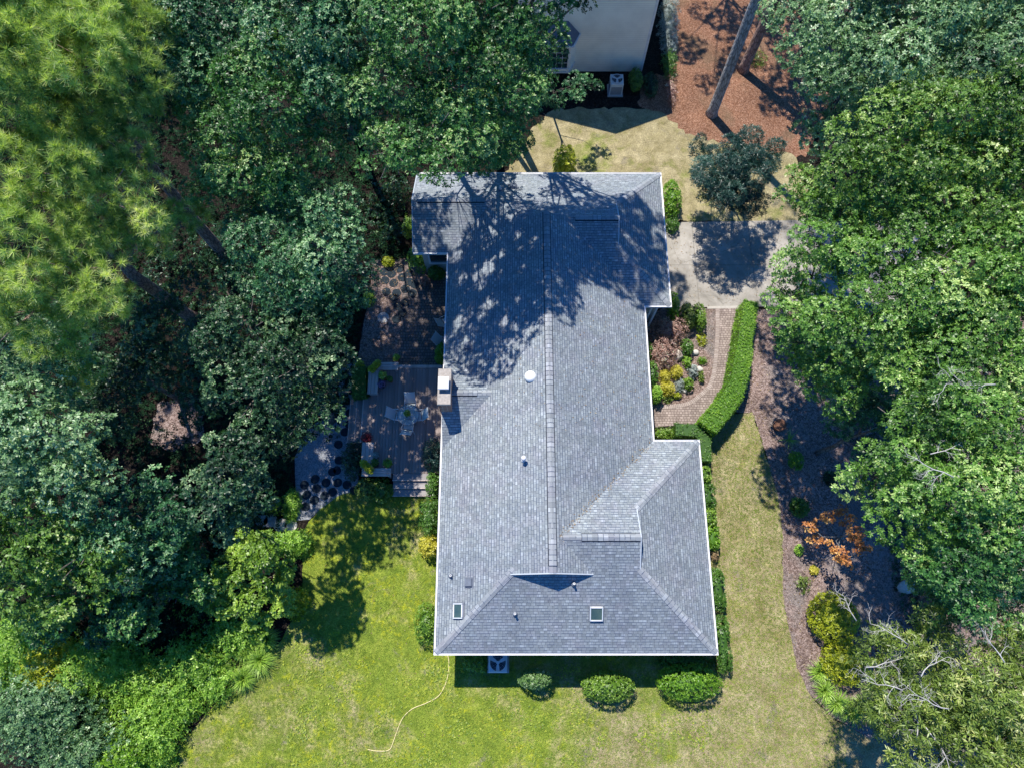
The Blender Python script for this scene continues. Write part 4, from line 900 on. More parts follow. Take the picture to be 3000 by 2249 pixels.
def rock(label, x, y, r, h, mat='rock', sy=1.0):
    mb = MB(); n = 12; prof = [(1, 0), (1.05, .35), (.85, .75), (.5, .95), (.12, 1.0)]; V = []; ph = random.uniform(0, 6)
    for j, (a, b) in enumerate(prof):
        for k in range(n): q = 2 * math.pi * k / n; f = 1 + .14 * math.sin(q * 2 + ph) + .1 * math.sin(q * 3 + ph * 2 + j) + random.uniform(-.05, .05); V.append((x + r * a * f * math.cos(q), y + r * a * f * math.sin(q) * sy, h * b))
    mb.faces(V, [tuple(range(4 * n, 5 * n))] + [(j * n + i, j * n + (i + 1) % n, (j + 1) * n + (i + 1) % n, (j + 1) * n + i) for j in range(4) for i in range(n)], mat); o = mb.build('boulder', None, True, (x, y, 0)); return tag(o, label, 'rock', 'garden boulders')
for cx, cy, r, h, lb, m in [(460, 640, .28, .35, 'tan boulder beside the lower reddish bush in the front bed', 'rock'), (617, 612, .17, .2, 'small pale boulder right of the round green bush in the front bed', 'pale_rock'), (660, 775, .16, .22, 'pale upright boulder beside the grey-green plant in the front bed', 'pale_rock'), (675, 470, .13, .16, 'small pale boulder among yellow-green leaves near the walk', 'pale_rock'), (515, 980, .12, .14, 'small pinkish boulder at the south end of the front bed', 'pale_rock')]:
    x, y, _ = P(*K5(cx, cy)); rock(lb, x, y, r, h, m)
x, y, _ = P(*K7(795, 893)); rock('large pale grey boulder in the shaded mulch under the eastern trees', x, y, .42, .35, 'pale_rock', .6)
# fallen log, buried ring pot, hose, branches
x, y, _ = P(*K7(690, 225)); mb = MB(); mb.tube([(x - .9, y - .25, .12), (x, y + .02, .16), (x + .9, y + .3, .12)], [.13, .12, .08], 'grey_bark', 9); tag(mb.build('fallen_log', None, True), 'grey fallen log lying in the mulch under the eastern trees', 'log')
x, y, _ = P(*K5(1420, 1322)); e = empty('planter_pot', (x, y, 0), 'round rusty planter standing empty in the shaded mulch bed', 'planter'); mb = MB(); mb.lathe(x, y, [(.24, 0), (.30, .3), (.31, .34), (.27, .34), (.25, .26)], 'rusty_iron', 24); mb.build('pot', e, True); mb = MB(); mb.lathe(x, y, [(.26, .22), (.26, .25)], 'soil', 20); mb.build('soil', e)
hp = [P(*p) for p in [K3(355, 800), K3(366, 860), K3(358, 950), K3(330, 1030), K3(290, 1085), K3(215, 1125), K3(130, 1160), K3(70, 1215), K3(35, 1290), K3(5, 1375), (1140, 2195), (1105, 2198), (1075, 2193)]]
mb = MB(); mb.tube([(p[0], p[1], .035) for p in smooth(hp, 5)], .018, 'hose', 6); tag(mb.build('garden_hose', None, True), 'pale garden hose curving across the lawn from the house corner', 'hose')

# ------------------------------------------------------------------ bushes round the house
def sh(label, K, x0, x1, y0, y1, h, mat, **kw):
    """bounding box in a survey crop -> bush of that plan size"""
    zc_ = h * .55; p, q = P(*K(x0, y0), zc_), P(*K(x1, y1), zc_); return shrub(label, ((p[0] + q[0]) / 2, (p[1] + q[1]) / 2), abs(q[0] - p[0]) / 2, abs(q[1] - p[1]) / 2, h, mat, **kw)
g1 = 'clipped round bushes along the south wall'
sh('smallest clipped bush, white-flecked, right of the air conditioner', K3, 812, 1030, 905, 1035, 1.45, 'flecked_leaf', group=g1, L=.055, W=.034, dens=110, lump=.03)
sh('middle clipped dome bush south of the house', K3, 1230, 1572, 920, 1118, 1.5, 'bush_leaf', group=g1, L=.06, W=.038, dens=105, lump=.03)
sh('largest clipped dome bush at the south-east corner of the house', K3, 1715, 2140, 870, 1110, 1.6, 'hedge_leaf', group=g1, L=.06, W=.038, dens=105, lump=.03)
sh('small leafy plant in shade left of the air conditioner', K3, 440, 610, 815, 930, .7, 'bush_leaf', L=.1, W=.06, dens=25, loose=.25, core=False)
sh('dark low shrub under the south eave behind the largest bush', K3, 1720, 2080, 815, 900, .7, 'hedge_dark')
g2 = 'clipped foundation hedges along the east wall'
hedge_box('dark green hedge hooking round the east corner by the walkway', [P(*K2(1715, 355), .6), P(*K2(1850, 365), .6), P(*K2(1905, 425), .6), P(*K2(1915, 560), .6)], [.62, .62, .55, .5], .95, 'hedge_dark', group=g2)
sh('yellowish variegated shrub between the walkway and the roof corner', K2, 1572, 1725, 335, 412, .8, 'bush_leaf', L=.06, dens=50, loose=.12)
for y0, y1, xa, xb, m, lb in [(595, 700, 1885, 1950, 'bush_leaf', 'small light green clipped shrub, first south of the hooked hedge'), (705, 862, 1900, 1978, 'hedge_dark', 'dark green clipped shrub, second south of the hooked hedge'), (864, 972, 1915, 1984, 'bush_leaf', 'light green clipped shrub, third south of the hooked hedge'), (974, 1130, 1930, 2008, 'hedge_leaf', 'bright green clipped shrub, fourth south of the hooked hedge'), (1250, 1522, 1960, 2050, 'hedge_dark', 'long dark clipped shrub beside the south part of the east eave')]:
    sh(lb, K2, xa - 25, xb, y0, y1, .9, m, group=g2, box=.45, L=.055, dens=130)
sh('long dark clipped shrub at the south-east roof corner', K3, 2075, 2200, 560, 925, .9, 'hedge_dark', group=g2, box=.45, L=.055, dens=130)
sh('sparse brown twiggy shrub in the gap of the east hedges', K2, 1950, 2003, 1135, 1200, .6, 'brown_leaf', dens=25, core=False, loose=.2)
sh('blue-green shrub on the deck against the west wall', K2, 90, 208, 420, 615, 1.5, 'cedar_leaf', L=.12, W=.03, k=7, dens=45, loose=.15)
sh('narrow dark shrub beside the south deck steps', K2, 110, 200, 620, 775, 1.2, 'hedge_dark', L=.09, dens=35, loose=.15)
sh('dense dark conifer shrub on the west wall south of the deck', K2, 68, 195, 775, 1045, 1.4, 'hedge_dark', L=.09, W=.03, dens=60, loose=.12)
sh('golden variegated shrub on the west wall', K2, 65, 200, 1030, 1170, 1.1, 'gold_leaf', L=.09, W=.05, dens=45)
sh('round olive green shrub at the south-west roof corner', K3, 150, 290, 475, 745, 1.2, 'bush_leaf', L=.07, dens=60)
sh('upright golden-green shrub behind the north eave', K8, 380, 522, 975, 1125, 1.7, 'lime_leaf', L=.11, W=.06, dens=40, box=.2)
sh('round bright green shrub at the north-east corner by the driveway', K8, 1080, 1215, 1180, 1400, 1.3, 'hedge_leaf', L=.08, W=.05)
sh('dark shaded part shrub under the round green shrub by the driveway', K1, 1890, 1990, 440, 545, .7, 'hedge_dark')
sh('clipped oval bush at the garage corner beside the driveway', K5, 350, 470, 20, 275, 1.2, 'hedge_leaf', L=.06)
sh('olive left half of the wide bush at the head of the front bed', K5, 470, 625, 130, 375, 1.1, 'olive_leaf', L=.08, W=.04)
sh('bright green right half of the wide bush at the head of the front bed', K5, 590, 732, 125, 380, 1.0, 'bush_leaf', L=.07)
sh('upper reddish feathery barberry bush in the front bed', K5, 200, 550, 290, 495, 1.1, 'barberry_leaf', L=.15, W=.035, k=7, dens=40, loose=.25, lump=.3)
sh('lower reddish feathery barberry bush in the front bed', K5, 200, 450, 470, 735, 1.2, 'barberry_leaf', L=.15, W=.035, k=7, dens=40, loose=.25, lump=.3)
sh('compact round dark green bush in the middle of the front bed', K5, 468, 605, 475, 635, .8, 'hedge_dark', L=.06)
sh('low yellow-green ground plant next to the small pale boulder', K5, 635, 735, 420, 540, .3, 'lime_leaf', L=.07, loose=.2, core=False)
sh('upper golden yellow bush in the front bed', K5, 385, 497, 735, 855, .65, 'gold_leaf', L=.09, W=.025, k=7)
sh('left golden yellow bush in the front bed', K5, 268, 382, 782, 895, .65, 'gold_leaf', L=.09, W=.025, k=7)
sh('lower and brightest golden yellow bush in the front bed', K5, 285, 418, 885, 1012, .7, 'gold_leaf', L=.09, W=.02, k=8)
sh('light green leafy plant right of the lower barberry bush', K5, 500, 590, 645, 745, .5, 'weed_leaf', loose=.2)
sh('grey-green leafy plant beside the upright pale boulder', K5, 555, 645, 725, 845, .55, 'silver_leaf', loose=.2, L=.08)
sh('silvery lavender mound between the golden and green bushes', K5, 425, 512, 870, 1000, .5, 'silver_leaf', L=.09, W=.015, k=8, loose=.2)
sh('bright green oval bush near the south end of the front bed', K5, 500, 605, 852, 965, .55, 'bush_leaf')
sh('low green strappy mound near the walk bend', K5, 640, 732, 655, 715, .3, 'hedge_leaf', L=.09, W=.02)
sh('low yellow-green tuft at the south end of the front bed', K5, 400, 482, 998, 1045, .28, 'lime_leaf')
sh('dull yellow ground plant in the south-west corner of the front bed', K5, 300, 400, 1010, 1085, .28, 'olive_leaf', loose=.25)
sh('small olive plant against the inner walk edge', K5, 650, 708, 790, 890, .35, 'olive_leaf', loose=.2)
sh('green bush under the east eave at the north end of the front bed', K5, 130, 205, 500, 665, .9, 'hedge_dark')
sh('dark clipped upright bush under the east eave', K5, 150, 255, 700, 935, 1.1, 'hedge_dark', box=.2)
sh('fresh green leafy bush where the walk meets the house', K5, 175, 292, 925, 1085, .9, 'weed_leaf', L=.1, W=.06, loose=.15)
hedge_box('long curved clipped hedge along the outside of the brick walk', smooth([P(*K5(x, y), 1.4) for x, y in [(1168, 105), (1145, 260), (1118, 420), (1100, 580), (1075, 740), (1055, 850), (1010, 970), (925, 1110), (820, 1230), (745, 1330)]], 2), [.72] * 6 + [.85] * 6 + [.95] * 7, 1.4, 'hedge_leaf', 190, .045, .028)
hedge_box('dark clipped hedge block at the north-west corner of the deck', [P(*K4(175, 775), .8), P(*K4(175, 975), .8)], .7, 1.0, 'hedge_dark')
sh('yellow-green leafy tuft north of the deck corner hedge', K4, 145, 205, 735, 790, 1.0, 'lime_leaf', core=False, loose=.2)
sh('olive rounded shrub south of the deck bench', K6, 810, 960, 470, 625, .9, 'olive_leaf', L=.08)
sh('dark rounded shrub beside the south deck steps on the lawn side', K6, 930, 1055, 470, 640, .8, 'hedge_dark')
sh('dark spreading shrub between the gravel path and the deck', K6, 730, 855, 225, 470, .8, 'dark_leaf', L=.09, loose=.2)
sh('bright green bush on the patio against the house', K4, 705, 780, 610, 745, .9, 'hedge_leaf', L=.1, W=.06)
sh('leafy green shrub below the west wing window', K1, 110, 260, 650, 800, 1.2, 'bush_leaf', L=.1, W=.06, dens=35, loose=.25)
sh('dark green shrub in the corner under the west wing', K1, 250, 350, 790, 860, .8, 'hedge_dark', L=.1, W=.05)
sh('shaded green shrub at the west end of the wing wall', K1, 80, 150, 440, 560, 1.2, 'bush_leaf', L=.1, dens=30, loose=.25)
sh('small red-brown shrub in the side bed', K1, 190, 250, 850, 910, .5, 'barberry_leaf', L=.08)
sh('bright green shrub at the left side of the shady stone bed', K4, 200, 275, 255, 345, .6, 'weed_leaf', L=.08)
sh('light green low shrub at the top of the shady stone bed', K4, 335, 410, 5, 70, .5, 'lime_leaf', L=.08)
# east mulch bed
sh('dark green bush farthest north in the east mulch bed', K7, 302, 370, 320, 395, .5, 'hedge_leaf', L=.09)
sh('leafy green bush in shade above the orange tree', K7, 315, 392, 520, 590, .5, 'hedge_dark', L=.12, W=.07)
sh('small green seedling left of the orange tree', K7, 330, 366, 715, 755, .3, 'weed_leaf', L=.09, core=False)
sh('tiny yellow plant below the orange tree', K7, 395, 430, 802, 840, .3, 'gold_leaf', L=.08, core=False)
sh('straggly olive-brown plant below the orange tree', K7, 335, 402, 835, 915, .4, 'olive_leaf', L=.08, core=False, dens=30, loose=.3)
sh('small dark plant in the shaded mulch', K7, 455, 510, 405, 460, .4, 'dark_leaf', L=.1)
sh('large yellow-green mounded shrub in the east mulch bed', K7, 388, 612, 915, 1130, 1.5, 'lime_leaf', L=.075, W=.045, dens=100, lump=.08)
sh('shaded lower yellow-green shrub behind the strap-leaved plants', K7, 440, 640, 1120, 1310, 1.2, 'lime_leaf', L=.075, W=.045, dens=80, lump=.12)
for i, (x, y, r, lb) in enumerate([(425, 1250, .65, 'northernmost strap-leaved lily clump at the bed edge'), (450, 1330, .7, 'second strap-leaved lily clump down the bed edge'), (500, 1380, .75, 'largest strap-leaved lily clump at the bed edge'), (560, 1420, .7, 'fourth strap-leaved lily clump down the bed edge'), (610, 1390, .6, 'easternmost strap-leaved lily clump by the overhanging tree')]):
    p = P(*K7(x, y)); grass_clump(lb, p, r, .7, 170, w=.045, name='lily_clump', group='strap-leaved clumps at the bed edge')
p = P(*K7(305, 270)); grass_clump('thin flopped grassy plant in the shaded mulch', p, .7, .35, 30, w=.03)
# orange leaved small tree
spec = [(395, 640, .35), (450, 600, .4), (440, 690, .35), (490, 740, .42), (540, 775, .36), (550, 590, .5), (600, 720, .42), (555, 660, .45)]
bl = [((*P(*K7(x, y), 1.9)[:2], 1.9 + random.uniform(-.4, .4)), r) for x, y, r in spec]; b0 = P(*K7(515, 690)); e = empty('maple_tree', b0, 'small orange-leaved maple in the east mulch bed', 'tree')
trunk_mesh(b0, bl, .05, 'grey_bark', e); p, n, t_ = crown_cloud(bl, 14, .5); V, tn = rosettes(p, n, t_, .13, .08, 5); quad_mesh('crown', V, tn, 'orange_leaf', e, b0)
# neighbour's border
for x0_, x1_, y0_, y1_, m, lb, h in [(1075, 1190, 0, 110, 'silver_leaf', 'silvery plume shrub farthest north along the neighbour wall', 1.3), (1065, 1190, 100, 230, 'silver_leaf', 'larger silvery shrub in the middle of the neighbour border', 1.4), (1080, 1180, 225, 340, 'silver_leaf', 'grey-green shrub south of the silvery shrubs', 1.1), (1085, 1180, 340, 480, 'hedge_dark', 'green shrub at the end of the neighbour border', 1.0), (1110, 1180, 500, 660, 'barberry_leaf', 'brownish withered shrub south of the neighbour border', .5)]:
    sh(lb, K8, x0_, x1_, y0_, y1_, h, m, L=.14, W=.03, k=7, dens=32, loose=.25, group='shrubs in the neighbour border')
sh("dark shrub at the corner of the neighbour's wall", K8, 870, 960, 450, 570, .9, 'hedge_dark', L=.09)
sh('dark shrub right of the neighbour air conditioner', K8, 960, 1060, 470, 620, .6, 'dark_leaf', L=.09)
sh('small yellow-green wild plant beside the leaning pine trunk', K8, 1660, 1760, 330, 420, .5, 'olive_leaf', core=False, dens=25, loose=.3, L=.12)

# ------------------------------------------------------------------ trees west and north
gW = 'woodland trees round the house'
tree('pine_tree', 'large long-needled pine at the left with its bare trunk leaning into the shade', [(90, 380, 13, 2.1), (230, 440, 12, 1.7), (60, 540, 12.5, 1.8), (170, 590, 11.5, 1.5), (290, 520, 11, 1.2), (400, 490, 9, .9), (220, 660, 10.5, 1.2), (60, 690, 11, 1.4), (170, 740, 9.6, .8), (190, 810, 8.6, .8), (30, 250, 13.5, 1.9), (290, 350, 12, 1.2)],
     'needle', (-16.2, 13.95, 0), L=.27, W=.016, k=48, dens=9, r0=.30, barkm='pine_bark', kind='needle', group=gW, flat=.65)
tree('pine_tree', 'long-needled yellow-green pine filling the top left corner', [(100, 80, 15, 2.6), (230, 160, 13.5, 2.3), (30, -60, 15, 2.8), (170, 270, 12.5, 1.7), (270, 250, 12, 1.2), (-60, 120, 14, 2.5), (190, 20, 14, 1.8)],
     'needle', None, L=.27, W=.016, k=48, dens=9, r0=.28, barkm='pine_bark', kind='needle', group=gW, flat=.65)
T = tree
T('oak_tree', 'blue-green oak between the corner pine and the top edge', [(360, 60, 12.5, 2.3), (470, 130, 12, 2.1), (490, 10, 13, 2.1), (390, 200, 11, 1.6), (380, -70, 13, 2.3)], 'oak_leaf_blue', (520, 300), group=gW)
T('oak_tree', 'round dark oak left of centre with a bright silvery top', [(600, 230, 12, 2.3), (520, 320, 11, 1.9), (470, 230, 11.2, 1.6), (640, 350, 10.5, 1.8), (570, 430, 9.3, 1.4), (480, 400, 9.8, 1.2), (540, 160, 11.6, 1.6)], 'oak_leaf', (650, 480), group=gW)
T('oak_tree', 'tall dark oak along the top edge left of the neighbour', [(640, 50, 13.2, 2.2), (760, 50, 13.5, 2.2), (740, 180, 12.3, 1.8), (690, 130, 12.6, 1.5), (700, -80, 14, 2.4), (790, 260, 10.8, 1.3)], 'oak_leaf_blue', (765, 290), group=gW)
T('oak_tree', 'broad oak overhanging the north edge of the grey roof', [(900, 60, 13.5, 2.3), (1010, 60, 13.5, 2.2), (880, 200, 12.3, 2.0), (1000, 190, 12, 2.0), (1080, 130, 12, 1.7), (850, 335, 12, 1.2), (940, 300, 12, 1.5), (1030, 270, 12, 1.3), (950, -70, 14, 2.5), (1100, 200, 12.5, 1.2)], 'oak_leaf', (965, 335), group=gW, r0=.19)
T('oak_tree', 'smaller oak beside the broad one, low over the back lawn', [(1010, 300, 9, 1.3), (1080, 310, 8, 1.3), (1100, 240, 9, 1.3), (1050, 355, 7, .9), (960, 340, 8, 1.1)], 'oak_leaf', (1075, 345), group=gW)
T('oak_tree', "oak leaning over the neighbour's gable wall", [(1140, 20, 13, 1.5), (1235, 0, 12.5, .8), (1125, 100, 11.5, 1.0), (1190, -80, 13.5, 1.9), (1285, -25, 12.5, .9)], 'oak_leaf', (1095, 250), group=gW)
T('young_oak_tree', "young dark tree beside the neighbour's bay window", [(1155, 185, 5, .9), (1245, 195, 3.6, .8), (1150, 235, 4.5, 1.0), (1205, 225, 3.8, .7), (1275, 185, 3.2, .55)], 'oak_leaf_blue', (1185, 225), group=gW, r0=.06)
T('oak_tree', 'dark shaded oak left of the house wing', [(610, 510, 9.3, 1.8), (700, 580, 9.3, 1.9), (720, 460, 10, 1.5), (600, 610, 8.5, 1.7), (730, 670, 8, 1.2), (650, 660, 8, 1.4)], 'oak_leaf_blue', (765, 620), group=gW)
T('oak_tree', 'spreading small-leaved tree left of the patio', [(540, 720, 8.2, 1.9), (660, 790, 8, 1.9), (560, 850, 7.8, 1.7), (660, 900, 7, 1.3), (490, 630, 8.5, 1.5), (720, 850, 6.5, .9), (600, 940, 6.5, 1.0), (460, 760, 7.5, 1.2), (700, 730, 8, 1.2)], 'dark_leaf', (715, 905), group=gW, L=.11, W=.055, dens=20)
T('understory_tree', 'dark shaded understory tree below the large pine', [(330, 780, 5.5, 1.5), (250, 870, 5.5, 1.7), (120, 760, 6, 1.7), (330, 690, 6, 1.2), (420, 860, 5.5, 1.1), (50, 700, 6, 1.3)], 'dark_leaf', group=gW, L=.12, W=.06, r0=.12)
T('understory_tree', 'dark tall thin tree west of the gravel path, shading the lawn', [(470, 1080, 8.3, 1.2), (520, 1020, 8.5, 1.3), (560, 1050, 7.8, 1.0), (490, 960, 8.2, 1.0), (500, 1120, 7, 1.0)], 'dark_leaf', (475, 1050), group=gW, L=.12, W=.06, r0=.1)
T('holly_tree', 'glossy broadleaf tree at the left edge with pale twigs', [(70, 870, 9, 2.0), (150, 960, 8.8, 1.7), (40, 1000, 8.8, 1.7), (-50, 930, 9, 2.0), (180, 1040, 8, 1.2)], 'oak_leaf_silver', (190, 1010), group=gW, L=.12, W=.06, dens=18)
T('holly_tree', 'shaded glossy tree with grey branches left of the gravel path', [(330, 1140, 5.5, 1.5), (360, 1080, 5.8, 1.2), (270, 1180, 5.8, 1.4), (230, 1090, 7, 1.3), (330, 1210, 4, 1.1)], 'oak_leaf_blue', (340, 1160), group=gW, L=.12, W=.06, dens=18)
T('oak_tree', 'sunlit yellow-green oak at the lower left edge', [(80, 1150, 6.4, 1.9), (200, 1190, 6.0, 1.7), (60, 1260, 5.6, 1.7), (170, 1280, 5.2, 1.4), (-50, 1180, 6.4, 2.0), (250, 1250, 5.2, 1.0)], 'oak_leaf_light', (260, 1240), group=gW, L=.13, W=.07, dens=16)
T('understory_tree', 'dark tree shading the lower left clearing', [(320, 1300, 3.2, 1.4), (400, 1250, 3.0, 1.2), (240, 1340, 2.8, 1.1), (130, 1350, 3, 1.2), (400, 1180, 3.0, 1.1)], 'oak_leaf', group=gW, L=.14, W=.07, r0=.12)
T('understory_tree', 'small green tree at the edge of the south lawn', [(560, 1220, 2.8, 1.0), (610, 1290, 1.8, .8), (530, 1290, 2.2, .9), (500, 1220, 2.6, .9), (565, 1345, 1.2, .7), (620, 1225, 1.4, .7), (550, 1165, 2.2, .8), (480, 1300, 1.8, .8)], 'bush_leaf', group=gW, L=.13, W=.07, dens=34, r0=.08)
# low growth on the left
sh('pale green fern-like shrub beside the gravel path', K6, 325, 405, 560, 760, .6, 'weed_leaf', L=.16, W=.03, k=8, loose=.2)
sh('lush green leafy shrub south of the row of flagstones', K6, 230, 440, 850, 1010, .9, 'weed_leaf', L=.14, W=.05, loose=.25, lump=.3)
sh('dark green shrub in the shade west of the gravel path', K6, 160, 290, 600, 720, .7, 'bush_leaf', L=.12, W=.05, loose=.25)
for i, (x, y, r, lb) in enumerate([(560, 1425, .9, 'largest light green ornamental grass at the lawn edge'), (530, 1400, .7, 'ornamental grass behind the largest one at the lawn edge'), (575, 1380, .7, 'pale drooping ornamental grass nearest the small green tree'), (525, 1465, .7, 'shaded ornamental grass at the corner of the lawn'), (470, 1440, .8, 'dark ornamental grass farthest into the thicket')]):
    grass_clump(lb, D(x, y, .3), r, .9, 520, w=.03, group='ornamental grasses at the lawn edge', mat='grass_blade')
k_ = 0
for (x, y, r, h, m, lb) in [(70, 1540, 2.0, 3.2, 'oak_leaf_silver', 'silvery vine thicket in the bottom left corner'), (170, 1640, 1.5, 2.6, 'oak_leaf_silver', 'vine thicket at the bottom edge on the left'), (250, 1460, 1.4, 1.6, 'weed_leaf', 'bright tall weeds behind the vine thicket'), (330, 1500, 1.3, 1.2, 'weed_leaf', 'bright weed patch in the middle of the lower left thicket'), (300, 1590, 1.4, 1.5, 'weed_leaf', 'shaded weed patch beside the vine thicket'), (365, 1525, 1.1, .9, 'weed_leaf', 'low weed patch along the lawn edge'), (305, 1640, 1.1, .8, 'weed_leaf', 'weed patch at the bottom edge by the lawn'), (440, 1470, 1.1, .9, 'weed_leaf', 'weed patch between the grasses and the thicket'), (640, 1170, .6, .7, 'weed_leaf', 'leafy clump at the lawn edge below the tip of the gravel path'), (630, 1300, .7, .7, 'lime_leaf', 'yellow-green clump between the small green tree and the lawn'), (500, 1370, .9, 1.1, 'weed_leaf', 'leafy clump behind the ornamental grasses'), (190, 1440, 1.2, 2.2, 'weed_leaf', 'tall sunlit weeds above the vine thicket'), (400, 1430, 1.1, 1.3, 'weed_leaf', 'tall weeds at the back of the lower left thicket'), (110, 1440, 1.1, 2.4, 'lime_leaf', 'yellow-green bushy weeds left of the tall sunlit weeds'), (30, 1400, 1.6, 2.4, 'weed_leaf', 'light green bushy growth on the left edge above the vines'), (250, 1660, 1.0, 2.2, 'hedge_leaf', 'round feathery green shrub at the bottom edge')]:
    zc_ = h * .7; p = D(x, y, zc_); shrub(lb, p, r, r * .85, h, m, L=.14 if m != 'oak_leaf_silver' else .12, W=.05, k=6, dens=60, loose=.22, lump=.35, name='thicket', cat='thicket', group='thickets on the left')
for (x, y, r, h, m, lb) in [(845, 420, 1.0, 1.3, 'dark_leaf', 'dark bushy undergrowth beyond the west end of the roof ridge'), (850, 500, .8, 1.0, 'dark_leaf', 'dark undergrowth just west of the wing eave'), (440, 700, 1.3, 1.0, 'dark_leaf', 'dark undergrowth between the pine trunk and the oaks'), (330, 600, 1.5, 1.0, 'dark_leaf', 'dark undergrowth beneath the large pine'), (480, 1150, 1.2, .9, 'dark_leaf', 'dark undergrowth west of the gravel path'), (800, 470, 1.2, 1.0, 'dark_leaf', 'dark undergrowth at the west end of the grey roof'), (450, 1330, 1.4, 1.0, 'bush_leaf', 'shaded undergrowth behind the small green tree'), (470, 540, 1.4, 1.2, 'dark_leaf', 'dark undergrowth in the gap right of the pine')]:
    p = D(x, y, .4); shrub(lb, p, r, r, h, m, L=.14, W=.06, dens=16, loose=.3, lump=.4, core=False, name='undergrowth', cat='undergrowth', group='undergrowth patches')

# ------------------------------------------------------------------ trees east and north-east
T('oak_tree', 'silvery green oak in the top right', [(1800, 50, 12.5, 2.2), (1950, 60, 13.5, 2.3), (1850, 170, 12, 2.0), (1960, 190, 12.4, 1.8), (1780, 280, 10, 1.3), (1880, 280, 11, 1.5), (1760, 200, 11, 1.1), (1900, -80, 14, 2.4)], 'oak_leaf_silver', (1800, 330), group=gW, r0=.3)
T('oak_tree', 'silvery oak filling the top right corner', [(2080, 110, 13.2, 2.2), (2180, 30, 14, 2.3), (2200, 170, 13, 1.8), (2060, 0, 13.5, 1.8), (2270, 100, 13.5, 2.3)], 'oak_leaf_silver', (2030, 300), group=gW)
T('oak_tree', 'yellow-green oak crown on the right below the silvery ones', [(2000, 280, 12.8, 2.0), (2110, 270, 13.2, 2.1), (2190, 360, 12.8, 2.0), (1900, 370, 11.8, 2.0), (2030, 410, 12, 2.0), (1820, 430, 10.5, 1.6), (2120, 470, 11.8, 1.8), (1740, 430, 9.5, 1.2), (2270, 300, 13, 2)], 'oak_leaf_light', (1840, 520), group=gW, r0=.3)
T('oak_tree', 'oak reaching over the driveway and the curved hedge', [(1800, 520, 10.3, 1.7), (1900, 560, 10.8, 1.8), (1750, 590, 9.5, 1.5), (1700, 660, 8.8, 1.1), (1780, 730, 8.8, 1.7), (1880, 690, 10.2, 1.9), (1705, 740, 7, .9), (1830, 840, 7.8, 1.4), (1760, 840, 7, 1.0)], 'oak_leaf_fresh', (1750, 800), group=gW, r0=.28)
T('oak_tree', 'green oak on the right edge level with the driveway', [(1990, 600, 11.2, 1.9), (2100, 590, 11.8, 2.0), (2200, 560, 12, 2.0), (2050, 710, 10.8, 1.8), (1970, 760, 10, 1.5), (2190, 680, 11.5, 1.6)], 'oak_leaf_fresh', (1930, 790), group=gW)
T('oak_tree', 'light green oak with bare white branches on the right edge', [(2150, 780, 11, 1.8), (2080, 880, 10.8, 2.0), (1980, 950, 10, 1.9), (2170, 970, 11.2, 2.1), (1880, 1030, 8.5, 1.2), (2080, 1070, 10.5, 2.0), (1960, 1100, 9.3, 1.5), (1990, 850, 10, 1.3)], 'oak_leaf_fresh', (1900, 1020), group=gW,
  dead=[(2060, 1030, 12.2, 2.4, 1.7), (2010, 980, 11.5, .5, 1.4), (2150, 830, 12.5, 3.0, 1.7), ])
T('oak_tree', 'shadier oak on the right edge below the one with white branches', [(2180, 1140, 10.6, 1.8), (2060, 1210, 9.6, 1.7), (2150, 1270, 9, 1.7), (2040, 1300, 7.5, 1.1), (1990, 1200, 8, 1.0), (2230, 1250, 9, 1.8)], 'oak_leaf', (1990, 1300), group=gW)
T('understory_tree', 'dark low tree behind the shaded mulch bed', [(1850, 880, 5, 1.3), (1800, 930, 3.5, .8), (1930, 900, 6, 1.5), (1900, 990, 4, 1.0)], 'oak_leaf_blue', group=gW, r0=.1)
T('willow_oak_tree', 'narrow-leaved tree with many bare white branches in the bottom right', [(1890, 1405, 6.5, 1.1), (1950, 1420, 7.2, 1.4), (2020, 1400, 7.4, 1.3), (1900, 1490, 6.5, 1.2), (1970, 1510, 7, 1.3), (1940, 1580, 6.5, 1.0), (1860, 1540, 5.5, .7), (2050, 1500, 7.4, 1.2)], 'olive_leaf', (1900, 1530), group=gW, L=.17, W=.04, k=7, dens=19,
  dead=[(1870, 1440, 7.9, .3, 1.7), (1960, 1390, 8.6, 2.4, 1.5), (2000, 1570, 8.0, -1.1, 1.8), (1950, 1490, 8.2, 2.9, 1.6), (1850, 1340, 7.8, 2.0, 1.0), (1990, 1460, 8.6, .8, 1.3), (1980, 1600, 7.6, 1.4, 1.8)])
T('willow_oak_tree', 'narrow-leaved tree in the bottom right corner', [(2130, 1450, 8.5, 1.7), (2200, 1560, 8.5, 1.8), (2090, 1590, 8, 1.5), (2150, 1660, 8, 1.6), (2220, 1420, 8.5, 1.5), (2020, 1640, 7, 1.1)], 'olive_leaf', (2080, 1610), group=gW, L=.17, W=.04, k=7, dens=19, dead=[(2170, 1430, 10.2, 2.0, 1.3), (2050, 1530, 9.2, 3.0, 1.5)])
T('cedar_tree', 'dark blue-green cedar beside the driveway and back lawn', [(1590, 330, 4.6, 1.2), (1560, 390, 4.2, 1.4), (1630, 380, 4.4, 1.3), (1520, 330, 3.4, .8), (1580, 430, 3.2, 1.2), (1530, 410, 2.6, 1.0), (1660, 340, 3.6, .9), (1620, 440, 2.2, 1.1), (1560, 370, 2.5, 1.3)], 'cedar_leaf', P(*K8(1500, 1000)), group=gW, L=.15, W=.03, k=8, dens=46, r0=.12)
